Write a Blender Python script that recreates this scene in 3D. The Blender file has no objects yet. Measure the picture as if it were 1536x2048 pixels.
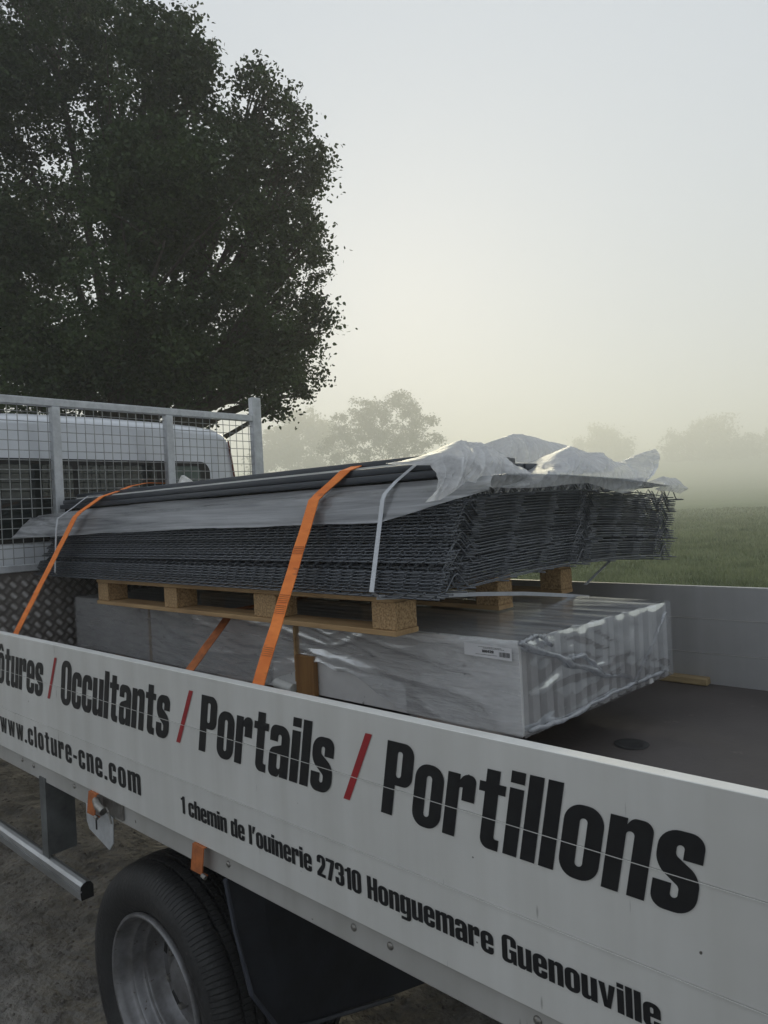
import bpy, bmesh, math, random
import numpy as np
from mathutils import Matrix, Vector
random.seed(7); rng = np.random.default_rng(7)
scene = bpy.context.scene
col = scene.collection
ZB = 1.283            # height of the side board's top edge over the ground; everything is laid out from that edge
G = -ZB               # ground level in that frame

# ------------------------------------------------------------------ camera
CR = np.array([[0.742841, -0.034417, -0.668583],
               [0.66765, -0.035474, 0.74363],
               [-0.049311, -0.998778, -0.003373]])
FPX = 1404.505
CP = np.array([0.0, -0.912209, 0.36479])
cam_d = bpy.data.cameras.new('camera'); cam = bpy.data.objects.new('camera', cam_d); col.objects.link(cam)
cam_d.sensor_fit = 'VERTICAL'; cam_d.sensor_height = 24.0; cam_d.lens = FPX / 2048 * 24.0
cam_d.clip_start = 0.05; cam_d.clip_end = 3000
cam.matrix_world = Matrix.Translation((CP[0], CP[1], CP[2] + ZB)) @ Matrix(
    [[CR[r][0], -CR[r][1], -CR[r][2], 0] for r in range(3)] + [[0, 0, 0, 1]])
scene.camera = cam
def ray(px, py): return CR @ np.array([px - 768.0, py - 1024.0, FPX])
def hit(px, py, axis, val):                      # the point a photo pixel shows on the plane axis = val
    d = ray(px, py); return CP + d * ((val - CP[axis]) / d[axis])
def deep(px, py, dist):                          # the point it shows at a given depth
    return CP + ray(px, py) / FPX * dist

# ------------------------------------------------------------------ sky, sun, exposure
SUN = Vector((-0.619, 0.741, 0.30)).normalized()
world = bpy.data.worlds.new('World'); scene.world = world; world.use_nodes = True
wn = world.node_tree.nodes; wl = world.node_tree.links
sky = wn.new('ShaderNodeTexSky'); sky.sky_type = 'NISHITA'; sky.sun_disc = False
sky.sun_elevation = math.asin(SUN.z); sky.sun_rotation = math.atan2(SUN.x, SUN.y)
sky.air_density = 1.0; sky.dust_density = 1.5; sky.ozone_density = 1.5; sky.altitude = 100
veil = wn.new('ShaderNodeMix'); veil.data_type = 'RGBA'        # a thin even cloud deck over the clear sky
veil.inputs[0].default_value = 0.95; veil.inputs[7].default_value = (4.25, 4.65, 5.2, 1)
bg = wn['Background']; bg.inputs['Strength'].default_value = 0.10
wl.new(sky.outputs[0], veil.inputs[6]); wl.new(veil.outputs[2], bg.inputs['Color'])
sun_d = bpy.data.lights.new('sun', 'SUN'); sun_d.energy = 1.4; sun_d.angle = math.radians(25); sun_d.color = (1.0, 0.885, 0.58)
sun = bpy.data.objects.new('sun', sun_d); col.objects.link(sun)
sun.rotation_euler = SUN.to_track_quat('Z', 'Y').to_euler()
vs = scene.view_settings; vs.view_transform = 'Standard'; vs.look = 'None'; vs.exposure = 0.52; vs.gamma = 1.0
vs.use_curve_mapping = False
cy = scene.cycles
cy.volume_bounces = 4; cy.max_bounces = 10; cy.transparent_max_bounces = 16; cy.diffuse_bounces = 4; cy.glossy_bounces = 4
cy.use_denoising = True; cy.sample_clamp_indirect = 6.0

# ------------------------------------------------------------------ materials
def nodes_of(m): return m.node_tree.nodes, m.node_tree.links
def mat(name, c1, c2=None, scale=8.0, rough=0.6, metal=0.0, bump=0.0, bscale=None, detail=6.0, stretch=(1, 1, 1),
        spec=0.5, rough2=None, speck=None, ramp=(0.35, 0.65), dist=0.004):
    m = bpy.data.materials.new(name); m.use_nodes = True
    n, l = nodes_of(m); b = n['Principled BSDF']
    b.inputs['Metallic'].default_value = metal; b.inputs['Roughness'].default_value = rough
    b.inputs['Specular IOR Level'].default_value = spec
    tc = n.new('ShaderNodeTexCoord'); mp = n.new('ShaderNodeMapping'); mp.inputs['Scale'].default_value = stretch
    l.new(tc.outputs['Object'], mp.inputs['Vector'])
    nz = n.new('ShaderNodeTexNoise'); nz.inputs['Scale'].default_value = scale; nz.inputs['Detail'].default_value = detail
    nz.inputs['Roughness'].default_value = 0.62
    l.new(mp.outputs[0], nz.inputs['Vector'])
    rp = n.new('ShaderNodeValToRGB'); c2 = c2 or tuple(x * 0.75 for x in c1)
    rp.color_ramp.elements[0].position = ramp[0]; rp.color_ramp.elements[1].position = ramp[1]
    rp.color_ramp.elements[0].color = (*c2, 1); rp.color_ramp.elements[1].color = (*c1, 1)
    l.new(nz.outputs[0], rp.inputs[0]); out = rp.outputs[0]
    if speck:                                    # speck = (scale, colour, threshold)
        n2 = n.new('ShaderNodeTexNoise'); n2.inputs['Scale'].default_value = speck[0]; n2.inputs['Detail'].default_value = 3
        l.new(mp.outputs[0], n2.inputs['Vector'])
        r2 = n.new('ShaderNodeValToRGB'); r2.color_ramp.elements[0].position = speck[2]; r2.color_ramp.elements[1].position = speck[2] + 0.05
        l.new(n2.outputs[0], r2.inputs[0])
        mx = n.new('ShaderNodeMix'); mx.data_type = 'RGBA'; mx.inputs[7].default_value = (*speck[1], 1)
        l.new(r2.outputs[0], mx.inputs[0]); l.new(out, mx.inputs[6]); out = mx.outputs[2]
    l.new(out, b.inputs['Base Color'])
    if rough2 is not None:
        mr = n.new('ShaderNodeMapRange'); mr.inputs[3].default_value = rough; mr.inputs[4].default_value = rough2
        l.new(nz.outputs[0], mr.inputs[0]); l.new(mr.outputs[0], b.inputs['Roughness'])
    if bump:
        n3 = n.new('ShaderNodeTexNoise'); n3.inputs['Scale'].default_value = bscale or scale * 4; n3.inputs['Detail'].default_value = 8
        l.new(mp.outputs[0], n3.inputs['Vector'])
        bp = n.new('ShaderNodeBump'); bp.inputs['Strength'].default_value = bump; bp.inputs['Distance'].default_value = dist
        l.new(n3.outputs[0], bp.inputs['Height']); l.new(bp.outputs[0], b.inputs['Normal'])
    return m

def film_mat(name, clear, tint=(0.75, 0.77, 0.8), rough=0.18, scale=9.0, stretch=(1, 1, 1), bump=0.4, spread=0.3, bdist=0.01, gloss=0.22, fres=1.0):
    m = bpy.data.materials.new(name); m.use_nodes = True
    n, l = nodes_of(m); n.remove(n['Principled BSDF']); out = n['Material Output']
    tc = n.new('ShaderNodeTexCoord'); mp = n.new('ShaderNodeMapping'); mp.inputs['Scale'].default_value = stretch
    l.new(tc.outputs['Object'], mp.inputs['Vector'])
    nz = n.new('ShaderNodeTexNoise'); nz.inputs['Scale'].default_value = scale; nz.inputs['Detail'].default_value = 8; nz.inputs['Roughness'].default_value = 0.6
    nz.inputs['Distortion'].default_value = 0.6
    l.new(mp.outputs[0], nz.inputs['Vector'])
    bp = n.new('ShaderNodeBump'); bp.inputs['Strength'].default_value = bump; bp.inputs['Distance'].default_value = bdist
    l.new(nz.outputs[0], bp.inputs['Height'])
    tr = n.new('ShaderNodeBsdfTransparent'); tr.inputs[0].default_value = (0.95, 0.96, 0.97, 1)
    df = n.new('ShaderNodeBsdfDiffuse'); df.inputs[0].default_value = (*tint, 1)
    tl = n.new('ShaderNodeBsdfTranslucent'); tl.inputs[0].default_value = (*tint, 1)
    gl = n.new('ShaderNodeBsdfGlossy'); gl.inputs['Roughness'].default_value = rough; gl.inputs[0].default_value = (0.9, 0.92, 0.95, 1)
    for x in (df, tl, gl): l.new(bp.outputs[0], x.inputs['Normal'])
    m1 = n.new('ShaderNodeMixShader'); m1.inputs[0].default_value = 0.68
    l.new(df.outputs[0], m1.inputs[1]); l.new(tl.outputs[0], m1.inputs[2])
    mr = n.new('ShaderNodeMapRange'); mr.inputs[1].default_value = 0.35; mr.inputs[2].default_value = 0.68
    mr.inputs[3].default_value = min(1, clear + spread * 0.5); mr.inputs[4].default_value = max(0, clear - spread * 0.5)
    l.new(nz.outputs[0], mr.inputs[0])
    m2 = n.new('ShaderNodeMixShader'); l.new(mr.outputs[0], m2.inputs[0])
    l.new(m1.outputs[0], m2.inputs[1]); l.new(tr.outputs[0], m2.inputs[2])
    fr = n.new('ShaderNodeFresnel'); fr.inputs[0].default_value = 1.5; l.new(bp.outputs[0], fr.inputs['Normal'])
    ad = n.new('ShaderNodeMath'); ad.operation = 'MULTIPLY_ADD'; ad.inputs[1].default_value = fres; ad.inputs[2].default_value = gloss * 0.25; ad.use_clamp = True
    l.new(fr.outputs[0], ad.inputs[0])
    m3 = n.new('ShaderNodeMixShader'); l.new(ad.outputs[0], m3.inputs[0])
    l.new(m2.outputs[0], m3.inputs[1]); l.new(gl.outputs[0], m3.inputs[2])
    l.new(m3.outputs[0], out.inputs['Surface'])
    return m

M = {}
def aluminium(name, c1, c2, rough, metal):
    """painted / anodised board metal with long drawn grain, grime blotches and vertical run marks"""
    m = mat(name, c1, c2, scale=2.2, rough=rough, metal=metal, bump=0.10, bscale=60, stretch=(1, 1, 1), rough2=rough + 0.15, ramp=(0.3, 0.7), dist=0.001)
    n, l = nodes_of(m); b = n['Principled BSDF']; src = b.inputs['Base Color'].links[0].from_socket
    tc = [x for x in n if x.type == 'TEX_COORD'][0]
    mp = n.new('ShaderNodeMapping'); mp.inputs['Scale'].default_value = (17, 17, 0.9); l.new(tc.outputs['Object'], mp.inputs['Vector'])
    nz = n.new('ShaderNodeTexNoise'); nz.inputs['Scale'].default_value = 1.0; nz.inputs['Detail'].default_value = 4; l.new(mp.outputs[0], nz.inputs['Vector'])
    rp = n.new('ShaderNodeValToRGB'); rp.color_ramp.elements[0].position = 0.33; rp.color_ramp.elements[0].color = (0.90, 0.895, 0.88, 1)
    rp.color_ramp.elements[1].position = 0.62; rp.color_ramp.elements[1].color = (1, 1, 1, 1); l.new(nz.outputs[0], rp.inputs[0])
    mx = n.new('ShaderNodeMix'); mx.data_type = 'RGBA'; mx.blend_type = 'MULTIPLY'; mx.inputs[0].default_value = 0.8
    l.new(src, mx.inputs[6]); l.new(rp.outputs[0], mx.inputs[7])
    n2 = n.new('ShaderNodeTexNoise'); n2.inputs['Scale'].default_value = 34; n2.inputs['Detail'].default_value = 2; l.new(tc.outputs['Object'], n2.inputs['Vector'])
    r2 = n.new('ShaderNodeValToRGB'); r2.color_ramp.elements[0].position = 0.775; r2.color_ramp.elements[1].position = 0.80; l.new(n2.outputs[0], r2.inputs[0])
    m2 = n.new('ShaderNodeMix'); m2.data_type = 'RGBA'; m2.inputs[7].default_value = (0.10, 0.09, 0.08, 1)
    mp3 = n.new('ShaderNodeMapping'); mp3.inputs['Scale'].default_value = (90, 90, 9); mp3.inputs['Rotation'].default_value = (0, 0.12, 0); l.new(tc.outputs['Object'], mp3.inputs['Vector'])
    n5 = n.new('ShaderNodeTexNoise'); n5.inputs['Scale'].default_value = 1.0; n5.inputs['Detail'].default_value = 1; l.new(mp3.outputs[0], n5.inputs['Vector'])
    r5 = n.new('ShaderNodeValToRGB'); r5.color_ramp.elements[0].position = 0.78; r5.color_ramp.elements[1].position = 0.86; l.new(n5.outputs[0], r5.inputs[0])
    mm = n.new('ShaderNodeMath'); mm.operation = 'MAXIMUM'; l.new(r2.outputs[0], mm.inputs[0]); l.new(r5.outputs[0], mm.inputs[1])
    l.new(mm.outputs[0], m2.inputs[0]); l.new(mx.outputs[2], m2.inputs[6]); l.new(m2.outputs[2], b.inputs['Base Color'])
    return m
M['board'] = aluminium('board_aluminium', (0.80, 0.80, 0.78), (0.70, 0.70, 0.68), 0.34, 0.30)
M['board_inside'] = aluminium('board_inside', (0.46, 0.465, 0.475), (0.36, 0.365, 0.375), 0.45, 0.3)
M['rail'] = aluminium('rail_aluminium', (0.56, 0.555, 0.54), (0.44, 0.435, 0.42), 0.42, 0.35)
M['galv'] = mat('galvanised_steel', (0.58, 0.60, 0.62), (0.43, 0.445, 0.465), scale=22, rough=0.5, metal=0.4, bump=0.1, bscale=90, dist=0.002)
M['galv_wire'] = mat('galvanised_wire', (0.40, 0.41, 0.40), (0.25, 0.26, 0.26), scale=30, rough=0.5, metal=0.5)
M['tread'] = mat('tread_plate', (0.15, 0.135, 0.125), (0.10, 0.09, 0.083), scale=7, rough=0.5, metal=0.25, rough2=0.6)
M['tread_bar'] = mat('tread_bar', (0.62, 0.60, 0.58), (0.40, 0.38, 0.36), scale=30, rough=0.35, metal=0.45)
M['floor'] = mat('bed_plywood', (0.085, 0.074, 0.070), (0.055, 0.047, 0.044), scale=3.0, rough=0.5, bump=0.35, bscale=60, speck=(13, (0.15, 0.125, 0.115), 0.69), rough2=0.75, dist=0.003)
M['vinyl'] = mat('black_vinyl', (0.012, 0.013, 0.015), (0.008, 0.008, 0.01), scale=30, rough=0.42)
M['red'] = mat('red_vinyl', (0.36, 0.025, 0.03), (0.28, 0.02, 0.025), scale=20, rough=0.45)
M['cab'] = mat('cab_paint', (0.72, 0.745, 0.785), (0.67, 0.695, 0.735), scale=2, rough=0.2, metal=0.1, spec=0.5)
M['cabglass'] = mat('cab_glass', (0.018, 0.024, 0.024), (0.014, 0.018, 0.018), scale=3, rough=0.06, spec=0.8)
M['lit_through_glass'] = mat('lit_through_cab_glass', (0.07, 0.105, 0.09), (0.05, 0.08, 0.07), scale=4, rough=0.10, spec=0.8)  # greenish daylight seen through the cab is painted into this pane's colour
M['rubber_trim'] = mat('rubber_trim', (0.012, 0.012, 0.013), (0.008, 0.008, 0.008), scale=40, rough=0.6)
M['redcord'] = mat('red_brown_cord', (0.20, 0.06, 0.04), (0.14, 0.04, 0.03), scale=60, rough=0.7)
M['dark'] = mat('chassis_black', (0.012, 0.012, 0.013), (0.02, 0.02, 0.02), scale=12, rough=0.7)
M['mud'] = mat('mudguard_plastic', (0.022, 0.025, 0.034), (0.014, 0.015, 0.02), scale=9, rough=0.55, bump=0.1, bscale=80)
M['mudedge'] = mat('mudguard_edge', (0.06, 0.066, 0.085), (0.04, 0.045, 0.06), scale=9, rough=0.5)
M['rim'] = mat('wheel_rim_paint', (0.27, 0.27, 0.28), (0.14, 0.135, 0.135), scale=14, rough=0.45, metal=0.55, speck=(60, (0.10, 0.08, 0.07), 0.68))
M['alubar'] = mat('aluminium_rail', (0.50, 0.51, 0.52), (0.34, 0.34, 0.34), scale=14, rough=0.38, metal=0.8, stretch=(0.3, 1, 1))
M['bracket'] = mat('shade_darkened_bracket', (0.17, 0.18, 0.18), (0.10, 0.105, 0.105), scale=12, rough=0.6, metal=0.3)  # shade under the bed is put into this darker bracket colour
M['steel'] = mat('latch_steel', (0.34, 0.33, 0.31), (0.2, 0.19, 0.18), scale=40, rough=0.4, metal=0.8)
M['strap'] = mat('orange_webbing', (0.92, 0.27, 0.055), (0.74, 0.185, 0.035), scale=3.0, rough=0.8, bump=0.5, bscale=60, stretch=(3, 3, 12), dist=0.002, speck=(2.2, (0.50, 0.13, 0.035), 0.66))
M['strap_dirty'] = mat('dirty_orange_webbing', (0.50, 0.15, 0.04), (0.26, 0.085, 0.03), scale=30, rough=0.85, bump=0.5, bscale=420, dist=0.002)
M['band'] = mat('packing_band', (0.55, 0.57, 0.60), (0.47, 0.49, 0.52), scale=20, rough=0.4)
M['wire'] = mat('anthracite_wire', (0.095, 0.106, 0.125), (0.065, 0.074, 0.088), scale=9, rough=0.26, spec=0.9, rough2=0.34)
M['post'] = mat('anthracite_post', (0.045, 0.053, 0.066), (0.038, 0.045, 0.057), scale=6, rough=0.33, spec=0.5)
M['pine'] = mat('pallet_pine', (0.54, 0.36, 0.18), (0.32, 0.20, 0.095), scale=3.2, rough=0.75, bump=0.3, bscale=26, stretch=(0.8, 9, 9), speck=(1.5, (0.16, 0.09, 0.045), 0.68), dist=0.003)
M['chip'] = mat('pressed_chip_block', (0.52, 0.35, 0.18), (0.24, 0.145, 0.07), scale=150, rough=0.9, bump=0.7, bscale=170, detail=3, ramp=(0.36, 0.6), speck=(110, (0.52, 0.40, 0.25), 0.64), dist=0.004)
M['timber'] = mat('brown_timber', (0.30, 0.155, 0.05), (0.19, 0.09, 0.03), scale=3, rough=0.6, bump=0.25, bscale=30, stretch=(8, 8, 0.8))
M['old_plank'] = mat('weathered_plank', (0.38, 0.29, 0.16), (0.20, 0.14, 0.07), scale=4, rough=0.8, bump=0.4, bscale=40, stretch=(1, 6, 6))
M['concrete'] = mat('grey_concrete', (0.72, 0.715, 0.705), (0.58, 0.576, 0.57), scale=5, rough=0.85, bump=0.25, bscale=70, speck=(38, (0.20, 0.20, 0.20), 0.69), dist=0.003)
M['paper'] = mat('white_sticker', (0.72, 0.72, 0.74), (0.66, 0.66, 0.68), scale=10, rough=0.5)
M['ink'] = mat('label_ink', (0.03, 0.03, 0.035), (0.02, 0.02, 0.02), scale=10, rough=0.6)
M['white_plastic'] = mat('white_plastic_tube', (0.70, 0.71, 0.68), (0.6, 0.6, 0.58), scale=10, rough=0.4)
M['film_pack'] = film_mat('stretch_film', 0.58, tint=(0.95, 0.95, 0.96), rough=0.15, scale=3.2, stretch=(2.2, 3, 16), bump=0.25, spread=0.4, bdist=0.008, gloss=0.0, fres=0.55)
M['film_top'] = film_mat('stretch_film_top', 0.74, tint=(0.9, 0.9, 0.91), rough=0.16, scale=4, stretch=(1.2, 7, 3), bump=0.35, spread=0.3, bdist=0.006, gloss=0.0, fres=0.6)
M['film_end'] = film_mat('stretch_film_end', 0.80, tint=(0.92, 0.93, 0.95), rough=0.12, scale=7, stretch=(3, 2.2, 1.2), bump=0.2, spread=0.3, bdist=0.006, gloss=0.0, fres=0.6)
M['film_fold'] = film_mat('stretch_film_fold', 0.25, tint=(0.78, 0.79, 0.82), rough=0.2, scale=30, bump=0.6, spread=0.4, bdist=0.006, gloss=0.3)
M['film_cover'] = film_mat('polythene_cover', 0.30, tint=(0.92, 0.93, 0.95), rough=0.2, scale=3.2, stretch=(0.35, 5, 11), bump=0.35, spread=0.8, bdist=0.01, gloss=0.1, fres=0.8)
M['film_crumple'] = film_mat('crumpled_polythene', 0.24, tint=(0.97, 0.975, 0.98), rough=0.17, scale=18, stretch=(1, 1.5, 0.5), bump=0.3, spread=0.4, bdist=0.005, gloss=0.0, fres=0.3)
M['bark'] = mat('bark', (0.075, 0.062, 0.048), (0.035, 0.03, 0.024), scale=6, rough=0.95, bump=0.8, bscale=18, stretch=(3, 3, 0.7), dist=0.03)

def leaf_mat(name, c1, c2, trans=0.25, nscale=1.3):
    m = bpy.data.materials.new(name); m.use_nodes = True
    n, l = nodes_of(m); n.remove(n['Principled BSDF']); out = n['Material Output']
    geo = n.new('ShaderNodeNewGeometry')
    rp = n.new('ShaderNodeValToRGB'); rp.color_ramp.elements[0].color = (*c1, 1); rp.color_ramp.elements[1].color = (*c2, 1)
    tc = n.new('ShaderNodeTexCoord'); nz = n.new('ShaderNodeTexNoise'); nz.inputs['Scale'].default_value = nscale; nz.inputs['Detail'].default_value = 3; l.new(tc.outputs['Object'], nz.inputs['Vector'])
    a1 = n.new('ShaderNodeMath'); a1.operation = 'MULTIPLY_ADD'; a1.inputs[1].default_value = 2.6; a1.inputs[2].default_value = -1.0; l.new(nz.outputs[0], a1.inputs[0])
    a2 = n.new('ShaderNodeMath'); a2.operation = 'MULTIPLY_ADD'; a2.inputs[1].default_value = 0.55; a2.use_clamp = True; l.new(geo.outputs['Random Per Island'], a2.inputs[0]); l.new(a1.outputs[0], a2.inputs[2])
    l.new(a2.outputs[0], rp.inputs[0])
    df = n.new('ShaderNodeBsdfPrincipled'); df.inputs['Roughness'].default_value = 0.55; df.inputs['Specular IOR Level'].default_value = 0.3
    tl = n.new('ShaderNodeBsdfTranslucent')
    l.new(rp.outputs[0], df.inputs['Base Color']); l.new(rp.outputs[0], tl.inputs[0])
    mx = n.new('ShaderNodeMixShader'); mx.inputs[0].default_value = trans
    l.new(df.outputs[0], mx.inputs[1]); l.new(tl.outputs[0], mx.inputs[2]); l.new(mx.outputs[0], out.inputs['Surface'])
    return m
M['oak_leaf'] = leaf_mat('oak_leaf', (0.014, 0.029, 0.010), (0.058, 0.094, 0.028), 0.25)
M['far_leaf'] = leaf_mat('distant_leaf', (0.035, 0.05, 0.025), (0.07, 0.085, 0.04), 0.2)
M['grass'] = leaf_mat('grass_blade', (0.066, 0.10, 0.038), (0.20, 0.24, 0.12), 0.3)

# ground: bare dirt round the truck turning to meadow
def ground_mat():
    m = mat('dirt_and_meadow', (0.25, 0.236, 0.213), (0.10, 0.093, 0.085), scale=6, rough=0.95, bump=1.0, bscale=30, speck=(60, (0.26, 0.24, 0.21), 0.69), dist=0.05)
    n, l = nodes_of(m); b = n['Principled BSDF']; dirt = b.inputs['Base Color'].links[0].from_socket
    geo = n.new('ShaderNodeNewGeometry'); sp = n.new('ShaderNodeSeparateXYZ'); l.new(geo.outputs['Position'], sp.inputs[0])
    nz = n.new('ShaderNodeTexNoise'); nz.inputs['Scale'].default_value = 0.9; nz.inputs['Detail'].default_value = 6; l.new(geo.outputs['Position'], nz.inputs['Vector'])
    ma = n.new('ShaderNodeMath'); ma.operation = 'MULTIPLY_ADD'; ma.inputs[1].default_value = 2.6; l.new(nz.outputs[0], ma.inputs[0]); l.new(sp.outputs['Y'], ma.inputs[2])
    mr = n.new('ShaderNodeMapRange'); mr.inputs[1].default_value = 4.3; mr.inputs[2].default_value = 5.0; l.new(ma.outputs[0], mr.inputs[0])
    n2 = n.new('ShaderNodeTexNoise'); n2.inputs['Scale'].default_value = 1.1; n2.inputs['Detail'].default_value = 9; l.new(geo.outputs['Position'], n2.inputs['Vector'])
    rp = n.new('ShaderNodeValToRGB'); rp.color_ramp.elements[0].color = (0.055, 0.09, 0.03, 1); rp.color_ramp.elements[0].position = 0.3
    rp.color_ramp.elements[1].color = (0.12, 0.165, 0.06, 1); rp.color_ramp.elements[1].position = 0.7; l.new(n2.outputs[0], rp.inputs[0])
    mx = n.new('ShaderNodeMix'); mx.data_type = 'RGBA'; l.new(mr.outputs[0], mx.inputs[0]); l.new(dirt, mx.inputs[6]); l.new(rp.outputs[0], mx.inputs[7])
    l.new(mx.outputs[2], b.inputs['Base Color'])
    return m
M['ground'] = ground_mat()

def tyre_mat():
    m = mat('tyre_rubber', (0.026, 0.026, 0.027), (0.015, 0.015, 0.016), scale=9, rough=0.62, speck=(55, (0.055, 0.05, 0.045), 0.70))
    n, l = nodes_of(m); b = n['Principled BSDF']
    tc = n.new('ShaderNodeTexCoord'); sp = n.new('ShaderNodeSeparateXYZ'); l.new(tc.outputs['Object'], sp.inputs[0])
    at = n.new('ShaderNodeMath'); at.operation = 'ARCTAN2'; l.new(sp.outputs['Z'], at.inputs[0]); l.new(sp.outputs['X'], at.inputs[1])
    ml = n.new('ShaderNodeMath'); ml.operation = 'MULTIPLY'; ml.inputs[1].default_value = 150; l.new(at.outputs[0], ml.inputs[0])
    yv = n.new('ShaderNodeMath'); yv.operation = 'MULTIPLY_ADD'; yv.inputs[1].default_value = 60; l.new(sp.outputs['Y'], yv.inputs[0]); l.new(ml.outputs[0], yv.inputs[2])
    sn = n.new('ShaderNodeMath'); sn.operation = 'SINE'; l.new(yv.outputs[0], sn.inputs[0])
    pw = n.new('ShaderNodeMapRange'); pw.inputs[1].default_value = 0.72; pw.inputs[2].default_value = 0.98; pw.inputs[3].default_value = 1; pw.inputs[4].default_value = 0; l.new(sn.outputs[0], pw.inputs[0])
    x2 = n.new('ShaderNodeVectorMath'); x2.operation = 'MULTIPLY'; x2.inputs[1].default_value = (1, 0, 1); l.new(tc.outputs['Object'], x2.inputs[0])
    ln = n.new('ShaderNodeVectorMath'); ln.operation = 'LENGTH'; l.new(x2.outputs[0], ln.inputs[0])
    mk = n.new('ShaderNodeMapRange'); mk.inputs[1].default_value = 0.315; mk.inputs[2].default_value = 0.325; l.new(ln.outputs['Value'], mk.inputs[0])
    iv = n.new('ShaderNodeMath'); iv.operation = 'SUBTRACT'; iv.inputs[0].default_value = 1; l.new(pw.outputs[0], iv.inputs[1])
    mu = n.new('ShaderNodeMath'); mu.operation = 'MULTIPLY'; l.new(iv.outputs[0], mu.inputs[0]); l.new(mk.outputs[0], mu.inputs[1])
    n4 = n.new('ShaderNodeTexNoise'); n4.inputs['Scale'].default_value = 90; l.new(tc.outputs['Object'], n4.inputs['Vector'])
    cb = n.new('ShaderNodeMath'); cb.operation = 'MULTIPLY_ADD'; cb.inputs[1].default_value = -0.25; l.new(n4.outputs[0], cb.inputs[0])
    ng = n.new('ShaderNodeMath'); ng.operation = 'MULTIPLY'; ng.inputs[1].default_value = -1; l.new(mu.outputs[0], ng.inputs[0]); l.new(ng.outputs[0], cb.inputs[2])
    bp = n.new('ShaderNodeBump'); bp.inputs['Strength'].default_value = 1.0; bp.inputs['Distance'].default_value = 0.010
    l.new(cb.outputs[0], bp.inputs['Height']); l.new(bp.outputs[0], b.inputs['Normal'])
    return m
M['tyre'] = tyre_mat()

# ------------------------------------------------------------------ mesh helpers
W = {}                                            # world position of every object's origin
def put(mesh, name, material, parent=None, loc=(0, 0, 0), rot=None):
    o = bpy.data.objects.new(name, mesh); col.objects.link(o)
    loc = Vector(loc); W[o.name] = loc
    if parent is not None:
        o.parent = parent; o.location = loc - W[parent.name]
    else:
        o.location = loc
    if rot: o.rotation_euler = rot
    if material is not None and mesh is not None and not mesh.materials: mesh.materials.append(material)
    return o
def tag(o, label=None, cat=None, group=None, kind=None):
    if label: o['label'] = label
    if cat: o['category'] = cat
    if group: o['group'] = group
    if kind: o['kind'] = kind
    return o
def empty(name, loc, label=None, cat=None, group=None, parent=None):
    return tag(put(None, name, None, parent, loc), label, cat, group)

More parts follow.
